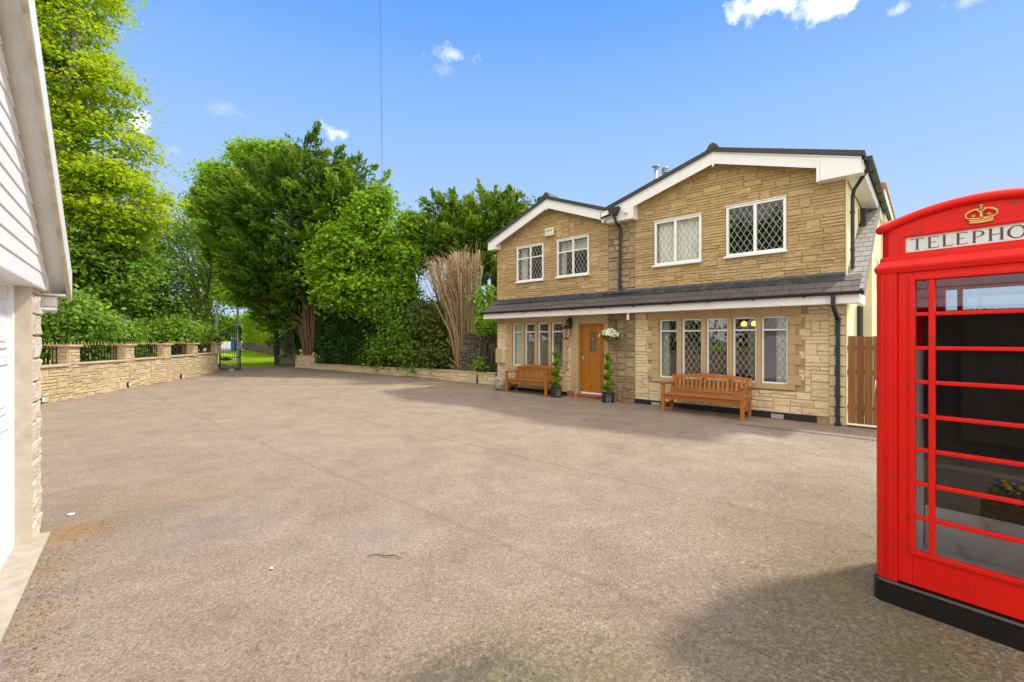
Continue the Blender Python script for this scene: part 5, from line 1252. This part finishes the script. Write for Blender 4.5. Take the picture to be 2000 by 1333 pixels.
# ------------------------------------------------------------------ fence at right of the house
t = thing('board_fence', 'brown vertical board fence between the house corner and the telephone box', 'fence', H(.0, .02, 0), HR)
x = .03; rn = random.Random(6)
for i in range(22):
    w = .118; b = MB(); hh = 1.665+rn.uniform(-.008, .008); b.box(x, x+w, 0, .02, .06, hh, rn.random()); b.build('board', M['fence'], t, bevel=.003); x += w+.004
b = MB()
for z in (.35, 1.0, 1.45): b.box(.02, x, .021, .06, z-.04, z+.04, .4)
b.build('rail', M['fence'], t)
mb = MB()
p = [H(-.1, -.06, 0), H(3.4, -.06, 0), H(3.4, 1.6, 0), H(.02, 1.6, 0)]
mb.poly([(q.x, q.y, .03) for q in p]); o = mb.build('gravel', M['gravel']); o['kind'] = 'structure'
# slotted drain in front of the house
b = MB(); A = Vector((4.25, 8.6, .006)); B = Vector((7.6, 5.55, .006)); d = (B-A).normalized(); s = Vector((-d.y, d.x, 0)); L_ = (B-A).length; n = int(L_/.045)
rz = math.atan2(d.y, d.x)
for s0 in (-.06, .05): b.box(0, L_, s0, s0+.012, .0, .004)
for i in range(n): b.box(i*.045, i*.045+.026, -.048, .05, .0, .0035)
b.box(0, L_, -.049, .051, -.02, -.001, 0, 1)
o = b.build('channel_drain', [plain('drain_grate', (.16, .15, .135), .7, .3, 9), M['dark']]); o.location = A; o.rotation_euler[2] = rz; tag(o, 'narrow slotted drain set in the asphalt before the right bench', 'drain')

# ------------------------------------------------------------------ telephone box (local x along the front to the right, y into the box)
tb = thing('telephone_box', 'red cast iron telephone box with a gold crown and black base', 'telephone box', (2.25, 2.82, 0), math.atan2(-.791, .612))
WB = .915
FM = [Matrix.Translation((WB/2, WB/2, 0)) @ Matrix.Rotation(R(90*k), 4, 'Z') @ Matrix.Translation((-WB/2, -WB/2, 0)) for k in range(4)]
b = MB(); pr = [(-.012, .05), (.0, .012), (.03, -.012)]
def rrect(e, r=.06, n=5):
    P = []
    for cx_, cy_, a0 in ((-e+r, -e+r, 180), (WB+e-r, -e+r, 270), (WB+e-r, WB+e-r, 0), (-e+r, WB+e-r, 90)):
        for i in range(n+1): a = R(a0+90*i/n); P.append((cx_+r*math.cos(a), cy_+r*math.sin(a)))
    return P
def loft(b, rings):
    n0 = len(b.v); k = len(rings[0][0])
    for P, z in rings: b.v += [(x, y, z) for x, y in P]
    for i in range(len(rings)-1):
        for j in range(k): j2 = (j+1) % k; b.f.append((n0+i*k+j, n0+i*k+j2, n0+(i+1)*k+j2, n0+(i+1)*k+j)); b.t.append(.5); b.m.append(0)
    b.f.append(tuple(n0+(len(rings)-1)*k+j for j in range(k))); b.t.append(.5); b.m.append(0)
loft(b, [(rrect(.015), -.02), (rrect(.015), .118), (rrect(.019), .122), (rrect(.019), .132), (rrect(.010), .142), (rrect(-.005), .143)])
b.build('plinth', plain('black_gloss', (.012, .012, .013), .25, .3, 10, .15), tb)
b = MB()
for f in FM:      # corner posts: stepped reeded profile, each side's left post
    prof = [(.0, .09), (.0, .03), (.012, .014), (.03, .004), (.034, .009), (.040, .0), (.070, .0), (.074, .006), (.084, .006), (.088, .0), (.102, .0), (.106, .014), (.106, .09)]
    b.prism(prof, .143, 2.0, 'z', M=f)
    P2 = [(WB-x, y) for x, y in prof][::-1]; b.prism([(x, y+.0005) for x, y in P2], .143, 2.0, 'z', M=f)
po = b.build('corner_post', M['red'], tb)
DX0, DX1, DZ0, DZ1 = .108, WB-.108, .150, 2.025
GX0, GX1, GZ0, GZ1 = .185, WB-.185, .357, 1.949
rows = 8; pitch = (GZ1-GZ0)/rows; v1, v2 = .2585, WB-.2585
for k, f in enumerate(FM):
    b = MB(); y0, y1 = .012, .055
    b.box(DX0, GX0-.012, y0, y1, DZ0, DZ1, M=f); b.box(GX1+.012, DX1, y0, y1, DZ0, DZ1, M=f); b.box(GX0-.012, GX1+.012, y0, y1, DZ0, GZ0-.012, M=f); b.box(GX0-.012, GX1+.012, y0, y1, GZ1+.012, DZ1, M=f)
    # raised bead round the glazing
    for (a, c, d, e) in ((GX0-.026, GX0, GZ0-.026, GZ1+.026), (GX1, GX1+.026, GZ0-.026, GZ1+.026), (GX0, GX1, GZ0-.026, GZ0), (GX0, GX1, GZ1, GZ1+.026)): b.box(a, c, y0-.010, y1-.01, d, e, M=f)
    nm = 'door' if k == 0 else 'side_panel'
    dr = b.build(nm, M['red'], tb, bevel=.004)
    b = MB()
    for x in (v1, v2): b.box(x-.0135, x+.0135, y0-.004, y1-.012, GZ0+.0005, GZ1-.0005, M=f)
    for r_ in range(1, rows):
        z = GZ0+pitch*r_
        for (a, c) in ((GX0, v1-.0136), (v1+.0136, v2-.0136), (v2+.0136, GX1)): b.box(a, c, y0-.003, y1-.012, z-.011, z+.011, M=f)
    b.build('glazing_bar', M['red'], dr, bevel=.004)
    b = MB()
    for r_ in range(rows):
        for (a, c) in ((GX0, v1), (v1, v2), (v2, GX1)):
            z = GZ0+pitch*r_; q = [(a, .034, z), (c, .034, z), (c, .034, z+pitch), (a, .034, z+pitch)]; b.quad(*[f @ Vector(p) for p in q])
    b.build('glass', M['boxglass'], dr)
    if k == 0:
        b = MB(); rn = random.Random(3)
        for i in range(9):
            for x in (DX0+.012,): b.sphere((x, y0, .25+i*.21), (.004, .004, .004), n=8)
        b.build('screw', M['red'], dr)
# entablature and pediment
b = MB()
loft(b, [(rrect(-.004, .03), 2.0), (rrect(.002, .03), 2.004), (rrect(.010, .03), 2.028), (rrect(.010, .03), 2.040), (rrect(-.014, .03), 2.075), (rrect(-.014, .03), 2.098), (rrect(-.022, .03), 2.104)])
b.build('cornice', M['red'], tb, bevel=.002)
b = MB(); I = .030; zs, sag = 2.265, .095; NA = 24
def arc(x): q = (x-WB/2)/(WB/2-I); return zs+sag*(1-q*q)
for f in FM:
    prof = [(I, 2.10)]+[(WB-I, 2.10)]+[(WB-I-(WB-2*I)*i/NA, arc(WB-I-(WB-2*I)*i/NA)) for i in range(NA+1)]
    sx0, sx1, sz0, sz1 = .138, WB-.138, 2.121, 2.210
    # build as four pieces round the sign slot
    b.box(I, sx0, I, I+.03, 2.104, 2.262, M=f); b.box(sx1, WB-I, I, I+.03, 2.104, 2.262, M=f); b.box(sx0, sx1, I, I+.03, 2.104, sz0, M=f); b.box(sx0, sx1, I, I+.03, sz1, 2.262, M=f)
    b.prism([(I, 2.262), (WB-I, 2.262)]+prof[2:], I, I+.03, 'y', M=f)
    for (a, c, d, e) in ((sx0-.022, sx0-.014, 2.108, 2.226), (sx1+.014, sx1+.022, 2.108, 2.226), (sx0-.014, sx1+.014, 2.218, 2.226)): b.box(a, c, I-.005, I, d, e, M=f)
b.build('pediment', M['red'], tb)
b = MB()
for f in FM:
    P = [f @ Vector((I-.012+(WB-2*I+.024)*i/NA, I-.008, arc(I-.012+(WB-2*I+.024)*i/NA)+.012)) for i in range(NA+1)]; b.tube(P, .025, 12)
b.build('roof_moulding', M['red'], tb, smooth=True)
b = MB(); b.sphere((-.006, .045, 1.30), (.012, .022, .05), n=12); b.build('door_pull', M['steel'], tb, smooth=True)
b = MB(); n = 16
def dome(x, y):
    e = (WB-2*I)/2; qx = (x-WB/2)/e; qy = (y-WB/2)/e; return zs+.025+sag*(1-qx*qx)+sag*(1-qy*qy)*.9
g = [[(I-.005+(WB-2*I+.01)*i/n, I-.005+(WB-2*I+.01)*j/n) for i in range(n+1)] for j in range(n+1)]
for j in range(n):
    for i in range(n): b.quad(*[(x, y, dome(x, y)) for x, y in (g[j][i], g[j][i+1], g[j+1][i+1], g[j+1][i])])
b.build('roof', M['red'], tb, smooth=True, recalc=True)
# sign and lettering
sg = MB()
for f in FM: sg.box(.138, WB-.138, I+.010, I+.028, 2.121, 2.210, M=f)
so2 = sg.build('sign', M['signwhite'], tb)
LT = MB(); LH = .066
def letter(ch, x0, x1, z0, f):
    y0, y1 = I+.0085, I+.0098; h = LH; w = x1-x0; S = .0105; t_ = .0034
    def bx(a, c, d, e): LT.box(x0+a, x0+c, y0, y1, z0+d, z0+e, M=f)
    def pp(pts): LT.prism([(x0+a, z0+c) for a, c in pts], y0, y1, 'y', M=f)
    if ch == 'T': bx(w/2-S/2, w/2+S/2, 0, h-t_); bx(0, w, h-t_, h); pp([(0, h-t_), (0, h-.010), (.004, h-t_)]); pp([(w, h-t_), (w-.004, h-t_), (w, h-.010)]); bx(w/2-S, w/2+S, 0, .0022)
    if ch in 'EL': bx(.002, .002+S, 0, h); bx(.002+S, w, 0, t_); pp([(w-.004, t_), (w, t_), (w+.002, .012)]); bx(-.001, .002, 0, .0022); bx(-.001, .002, h-.0022, h)
    if ch == 'E': bx(.002+S, w-.001, h-t_, h); pp([(w-.005, h-t_), (w-.001, h-.011), (w-.001, h-t_)]); bx(.002+S, w*.76, h*.52-t_/2, h*.52+t_/2)
    if ch == 'L': bx(.002+S, .002+S+.003, h-.0022, h)
    if ch == 'P':
        bx(.002, .002+S, 0, h); bx(-.001, .002+S+.003, 0, .0022); n = 14; cx_, cz_ = .002+S, h*.72; rx, rz_ = w-.002-S, h*.28
        for i in range(n):
            a0, a1 = -math.pi/2+math.pi*i/n, -math.pi/2+math.pi*(i+1)/n
            def ou(a): return (cx_+rx*math.cos(a), cz_+rz_*math.sin(a))
            def inn(a): return (cx_+(rx-S*.95)*math.cos(a), cz_+(rz_-t_)*math.sin(a))
            pp([ou(a0), ou(a1), inn(a1), inn(a0)])
    if ch == 'H': bx(.002, .002+S, 0, h); bx(w-.002-S, w-.002, 0, h); bx(.002+S, w-.002-S, h*.5-t_/2, h*.5+t_/2); [bx(a, a+S+.006, d, d+.0022) for a in (-.001, w-.005-S) for d in (0, h-.0022)]
    if ch == 'N':
        bx(.003, .003+t_, 0, h); bx(w-.003-t_, w-.003, 0, h); pp([(.003, h), (.003+S*1.1, h), (w-.003, 0), (w-.003-S*1.0, 0)]); bx(-.001, .010, 0, .0022); bx(w-.010, w+.001, h-.0022, h)
    if ch == 'O':
        n = 28; cx_, cz_ = w/2, h/2
        for i in range(n):
            a0, a1 = 2*math.pi*i/n, 2*math.pi*(i+1)/n
            pp([(cx_+w/2*math.cos(a0), cz_+(h/2+.001)*math.sin(a0)), (cx_+w/2*math.cos(a1), cz_+(h/2+.001)*math.sin(a1)), (cx_+(w/2-S*1.05)*math.cos(a1), cz_+(h/2-t_)*math.sin(a1)), (cx_+(w/2-S*1.05)*math.cos(a0), cz_+(h/2-t_)*math.sin(a0))])
for f in FM:
    for ch, a, c in (('T', .162, .2195), ('E', .238, .285), ('L', .301, .342), ('E', .358, .402), ('P', .422, .469), ('H', .484, .540), ('O', .552, .622), ('N', .634, .690), ('E', .704, .750)): letter(ch, a, c, 2.133, f)
LT.build('lettering', M['letter'], so2)
# crown emblem in relief
CR = MB()
for f in FM[:1]:
    cx_, z0, yy = WB/2, 2.238, I-.004
    def V(a, c, dy=0): return f @ Vector((cx_+a, yy-dy, z0+c))
    def tb_(pts, r, n=8): CR.tube([V(*p) for p in pts], r, n)
    for zz, r in ((.0, .0045), (.012, .0035), (.022, .0045)):
        tb_([(x, zz+.010*(x/.05)**2*.6, .004) for x in [-.046-.2*zz+(.092+.4*zz)*i/10 for i in range(11)]], r)
    for i in range(10): x = -.044+.088*i/10; xn = x+.0088; CR.poly([V(x, .0+.006*(x/.05)**2, .002), V(xn, .0+.006*(xn/.05)**2, .002), V(xn*1.08, .022+.006*(xn/.05)**2, .002), V(x*1.08, .022+.006*(x/.05)**2, .002)])
    for s in (-1, 1):
        tb_([(s*.050, .024, .003), (s*.061, .040, .004), (s*.060, .054, .006), (s*.046, .066, .007), (s*.024, .072, .008), (s*.010, .066, .008), (s*.004, .050, .008)], [.0048]*6+[.003])
        for k in range(9):
            u_ = k/8; px_ = s*(.060-.048*u_); pz_ = .046+.025*math.sin(u_*1.4); CR.sphere(V(px_, pz_+.004, .009), .0038, n=8)
        for (a, c) in ((.030, .036), (.030, .044), (.024, .039), (.036, .040)): CR.sphere(V(s*a, c, .003), .0042, n=8)
    tb_([(0, .022, .004), (0, .066, .008)], [.007, .0035]); CR.sphere(V(0, .074, .008), .0065, n=10); CR.sphere(V(0, .036, .006), .008, n=10)
    tb_([(0, .078, .008), (0, .098, .008)], .003); tb_([(-.009, .089, .008), (.009, .089, .008)], .003)
CR.build('crown_emblem', M['gold'], tb, smooth=True)
# inside: dark backboard with grey kick panel, floor
b = MB(); b.box(.10, WB-.10, WB-.16, WB-.12, .44, 1.80, .5, 0); b.box(.10, WB-.10, WB-.17, WB-.12, .15, .44, .5, 1); b.box(.04, WB-.04, .06, WB-.06, .12, .146, .5, 1)
b.box(.085, .095, .07, WB-.18, .15, 1.55, .5, 1); b.box(.30, .62, WB-.22, WB-.161, 1.56, 1.78, .5, 0); b.box(.30, .60, WB-.30, WB-.161, .95, 1.5, .5, 0)
b.build('backboard', [plain('backboard_black', (.02, .019, .018), .5, .5, 10), M['greypanel']], tb)

# ------------------------------------------------------------------ garage on the left (local x toward the far corner, y inward)
ga_ = thing('garage', 'white boarded garage with rough stone pier at the left edge', 'garage', (-3.756, 3.56, 0), math.atan2(.773, -.635))
XF = .43; XN = -6.2; SL = .70; ZE = 2.10; XA = (XF+XN)/2
def rake(x): return ZE+SL*(XF-x) if x > XA else ZE+SL*(x-XN)
b = MB(); z = -.02; k = 0; rn = random.Random(8)
while z < 2.0:
    h = .17+rn.uniform(-.02, .02); h = min(h, 2.015-z); n0 = len(b.v)
    pr = rn.uniform(.0, .007)
    block(b, .004, XF+rn.uniform(0, .007), z+.003, z+h-.003, .02, .02+pr, rn.random(), rough=.010)
    b.box(.002, XF-.002, .018, .20, z+.004, z+h-.004, .3); z += h
b.box(0.02, XF-.01, .03, .19, -.05, 2.05, .2)
b.build('stone_pier', M['garage_stone'], ga_)
b = MB(); b.box(-.012, .0015, -.004, .16, -.02, 2.05); b.build('door_jamb', M['jamb'], ga_, bevel=.003)
b = MB(); b.box(-2.85, -2.45, .0, .2, -.05, 2.05); b.box(XN, -5.3, 0, .2, -.05, 2.05); b.box(XF-.2, XF, .21, 6.0, -.05, 2.1); b.box(XN, XN+.2, .21, 6, -.05, 2.1); b.box(XN, XF, 5.9, 6.1, -.05, 2.1); b.build('wall', M['jamb'], ga_); b = MB(); b.quad((-5.32, .9, 0), (-2.83, .9, 0), (-2.83, .9, 2.1), (-5.32, .9, 2.1)); b.quad((-5.32, .21, 2.06), (-2.83, .21, 2.06), (-2.83, .9, 2.06), (-5.32, .9, 2.06)); b.build('open_bay', M['dark'], ga_)
for xa, xb in ((-2.45, -.0125),):
    b = MB(); b.box(xa, xb, .12, .15, .005, 2.02)
    nx = 4; w = (xb-xa)/nx
    for i in range(nx):
        for j in range(4):
            x0_, x1_ = xa+i*w+.07, xa+(i+1)*w-.07; z0_, z1_ = .10+j*.48, .10+j*.48+.38
            rectframe(b, x0_, x1_, z0_, z1_, .108, .1195, .022); b.box(x0_+.05, x1_-.05, .110, .1195, z0_+.05, z1_-.05)
    for j in range(1, 4): b.box(xa+.005, xb-.005, .1165, .1198, .035+j*.48, .045+j*.48)
    rectframe(b, xa, xb, .004, 2.045, .09, .1195, .045)
    b.build('garage_door', M['gdoor'], ga_, bevel=.005)
b = MB(); b.box(XN, .20, -.085, .155, -.05, .016, .5); b.build('threshold', M['threshold'], ga_)
b = MB(); z = 2.03
b.box(XN, XF+.02, -.045, .2, 2.015, 2.03); b.box(XF+.005, XF+.02, -.045, 0, 2.03, 2.16)
while z < rake(XA)-.05:
    z1 = z+.115
    xr_ = XF+.02-(max(0, (z-ZE))/SL); xl_ = XN+max(0, z-ZE)/SL; xr2 = XF+.02-max(0, z1-ZE)/SL; xl2 = XN+max(0, z1-ZE)/SL
    if xr2 <= xl2: xr2 = xl2 = XA
    pr = [(xl_, z), (xr_, z), (xr2, z1), (xl2, z1)]
    n0 = len(b.v); b.quad((xl_, -.043, z), (xr_, -.043, z), (xr2, -.034, z1), (xl2, -.034, z1)); b.quad((xl_, -.034, z-.001), (xr_, -.034, z-.001), (xr_, -.043, z), (xl_, -.043, z)); z = z1
b.build('siding', M['siding'], ga_)
YB = -.16; XE = .64; ZT = 2.206
def btop(x): return ZT+SL*(XE-x) if x > XA else ZT+SL*(XE-XA)-SL*(XA-x)
b = MB()
for (xa, xb) in ((XA, XE), (2*XA-XE, XA)):
    b.prism([(xa, btop(xa)-.24 if xa > XA-1 else btop(xa)-.2), (xb, btop(xb)-.24), (xb, btop(xb)), (xa, btop(xa))], YB-.016, YB, 'y')
b.build('bargeboard', M['siding'], ga_)
b = MB()
for (xa, xb) in ((XA, XE), (2*XA-XE, XA)): b.prism([(xa, btop(xa)-.262), (xb, btop(xb)-.262), (xb, btop(xb)-.241), (xa, btop(xa)-.241)], YB-.014, YB+.014, 'y')
b.build('bargeboard_edge', M['bargeedge'], ga_)
b = MB(); so_z = .20
for (xa, xb) in ((XA, XE-.002), (2*XA-XE, XA)): b.quad((xa, YB, btop(xa)-so_z), (xb, YB, btop(xb)-so_z), (xb, -.03, btop(xb)-so_z), (xa, -.03, btop(xa)-so_z))
b.box(XF+.021, XE, YB+.015, .1, 1.985, 2.0); b.box(XE-.015, XE, .05, 6.2, 1.985, 2.15);  b.box(XF+.021, XE, .1, 6.1, 1.985, 2.0)
b.build('soffit', M['upvc_old'], ga_)
b = MB(); b.prism([(XE-.001, btop(XE)-.01), (XA, btop(XA)+.01), (2*XA-XE, btop(XE)-.01), (2*XA-XE, btop(XE)+.02), (XA, btop(XA)+.04), (XE-.001, btop(XE)+.02)], YB+.002, 6.3, 'y'); b.build('roof', M['rooftile'], ga_)
# little lamp under the garage eave
lp = ga_.matrix_basis @ Vector((XF+.08, -.02, 1.93)); t = thing('eave_lamp', 'small white bulkhead lamp with a clear lens under the garage eave', 'lamp', lp, math.atan2(.773, -.635))
b = MB(); b.prism([(0, -.03), (.03, -.05), (.16, -.01), (.16, .02), (.04, .06), (0, .05)], -.07, .07, 'y'); b.build('lamp_body', M['upvc'], t, bevel=.01)
b = MB(); b.prism([(.05, -.055), (.17, -.085), (.25, -.045), (.27, .0), (.16, .01)], -.06, .06, 'y'); b.build('lens', glassmat('lamp_lens', .5, (.9, .92, .92)), t, bevel=.012)

# ------------------------------------------------------------------ small stuff on the drive
b = MB(); b.tube([(-.13, .02, .012), (-.06, .035, .014), (.0, .02, .011), (.07, .015, .016), (.13, -.02, .012)], [.003, .004, .004, .004, .002], 6); b.tube([(.10, .06, .008), (.14, .08, .014), (.15, .05, .008)], .002, 5)
o = b.build('twig', M['bark'], smooth=True); o.location = (-.93, 3.32, .004); tag(o, 'thin brown twig lying alone on the open asphalt', 'twig')
rn = random.Random(4)
def scrap(px, py, s, mat, name, label, cat):
    Y = 1.6*FOC/(py-HZ); b = MB(); n = 7; P = [(s*(.6+.5*rn.random())*math.cos(a), s*(.5+.4*rn.random())*math.sin(a), .006+.012*rn.random()) for a in [2*math.pi*i/n for i in range(n)]]
    for i in range(n): b.poly([(0, 0, .014), P[i], P[(i+1) % n]], rn.random())
    o = b.build(name, mat); o.location = ((px-1000)*Y/FOC, Y, .004+gz(Y)); tag(o, label, cat)
scrap(530, 1114, .02, M['upvc'], 'paper_scrap', 'tiny white scrap lying on the asphalt left of the twig', 'scrap')
scrap(139, 1008, .035, M['upvc_old'], 'paper_scrap', 'pale scrap on the asphalt near the garage pier', 'scrap')
scrap(1838, 1236, .012, M['litter'], 'fallen_leaf', 'small yellow fallen leaf in front of the telephone box', 'leaf')
# leaf litter and grit gathered along the garage threshold and across the drive
n = 1200; n2 = 1100; f = RN.random(n)
A = np.array([-3.92, 3.98]); B = np.array([-2.15, 1.75]); base = A+(B-A)*f[:, None]; base += RN.normal(size=(n, 2))*np.array([.05, .05])+np.abs(RN.normal(size=(n, 1)))*np.array([[.10, .08]])*(1+1.2*(f[:, None] < .25))
p2 = np.stack([RN.uniform(-3, 3.5, n2), 1.6+RN.random(n2)**1.5*7], 1); XY = np.concatenate([base, p2]); m_ = len(XY)
lo_ = leaf_mesh('leaf_litter', np.concatenate([XY, np.full((m_, 1), .008)], 1)+np.concatenate([np.zeros((m_, 2)), RN.random((m_, 1))*.006], 1), np.array([0, 0, 1])+unit(m_)*.35, unit(m_)*np.array([1, 1, .1]), .008+.011*RN.random(m_), .005+.005*RN.random(m_), RN.random(m_), M['litter'])
lo_['kind'] = 'stuff'; lo_['label'] = 'brown leaf litter and husks scattered on the asphalt'; lo_['category'] = 'leaf litter'
# grass tufts on the verge beyond the gate
n = 30000; y = RN.uniform(23.9, 38, n); x = -y*RN.uniform(.34, .60, n); z = np.array([gz(q) for q in y])+.03
keep = ~((x < -11.3) & (x > -24) & (y < 24.0)); x, y, z = x[keep], y[keep], z[keep]; n = len(x)
lo_ = leaf_mesh('grass_verge', np.stack([x, y, z], 1), unit(n)*np.array([.6, .6, .2])+np.array([.5, 0, .7]), np.array([0, -.3, 1])+unit(n)*.4, .14*(.5+RN.random(n)), .03, RN.random(n), M['limehedge'])
lo_['kind'] = 'stuff'; lo_['label'] = 'bright mown grass verge beyond the open gates'; lo_['category'] = 'grass'

# wooden flower trough standing just in front of the telephone box, mirrored in its panes
t = thing('flower_trough', 'low wooden trough of green plants with yellow and purple flowers before the telephone box', 'planter', (1.0, 1.05, .004), R(-52))
b = MB()
for y in (-.18, .16): b.box(-.38, .38, y, y+.02, .02, .20, .4); b.box(-.38, .38, y, y+.02, .205, .24, .6)
for x in (-.40, .38): b.box(x, x+.02, -.18, .18, .0, .25, .5)
b.box(-.38, .38, -.158, .158, .03, .05, .2); b.build('box', M['fence'], t)
b = MB(); b.box(-.375, .375, -.157, .157, .055, .20); b.build('compost', M['soil'], t)
n = 1500; c = RN.uniform(-1, 1, (n, 3))*np.array([.36, .15, .07])+np.array([0, 0, .28]); leaf_mesh('foliage', c, unit(n)+np.array([0, 0, .6]), unit(n), .05, .028, RN.random(n), M['topiary'], t)
MY = leafmat('yellow_petal', (.75, .50, .02), (.80, .58, .03), (.85, .62, .05), .2); MP = leafmat('purple_petal', (.16, .06, .28), (.22, .09, .38), (.35, .2, .5), .2)
for nm, mm, k in (('yellow_flowers', MY, 26), ('purple_flowers', MP, 34)):
    c = np.repeat(RN.uniform(-1, 1, (k, 3))*np.array([.35, .14, .04])+np.array([0, 0, .35]), 6, 0); leaf_mesh(nm, c+RN.normal(size=c.shape)*.008, np.array([0, 0, 1])+unit(len(c))*.8, unit(len(c)), .045, .035, RN.random(len(c)), mm, t)

# moss crumbs and grit on the drive, thickest at the lower right
q = []
for cx, cy, sx, sy, k in ((2.3, 1.9, .55, .35, 1500), (.1, 1.85, .45, .3, 900), (2.6, 2.75, .4, .35, 700), (1.2, 2.9, .7, .5, 600), (2.6, 3.7, .7, .5, 700), (3.6, 5.0, .8, .6, 500)):
    p = RN.normal(size=(k, 2))*np.array([sx, sy])+np.array([cx, cy]); w = np.sin(p[:, 0]*9+2*np.sin(p[:, 1]*7))+np.sin(p[:, 1]*11+cx); q.append(p[w+RN.normal(size=k)*.6 > .1])
q = np.concatenate(q); m_ = len(q)
MM = leafmat('moss_crumb', (.05, .04, .015), (.13, .11, .025), (.30, .24, .06), .1)
lo_ = leaf_mesh('moss', np.concatenate([q, np.full((m_, 1), .008)], 1), np.array([0, 0, 1])+unit(m_)*.5, unit(m_)*np.array([1, 1, .2]), .007+.010*RN.random(m_), .004+.006*RN.random(m_), RN.random(m_), MM)
lo_['kind'] = 'stuff'; lo_['label'] = 'olive moss crumbs scattered on the asphalt near the telephone box'; lo_['category'] = 'moss'
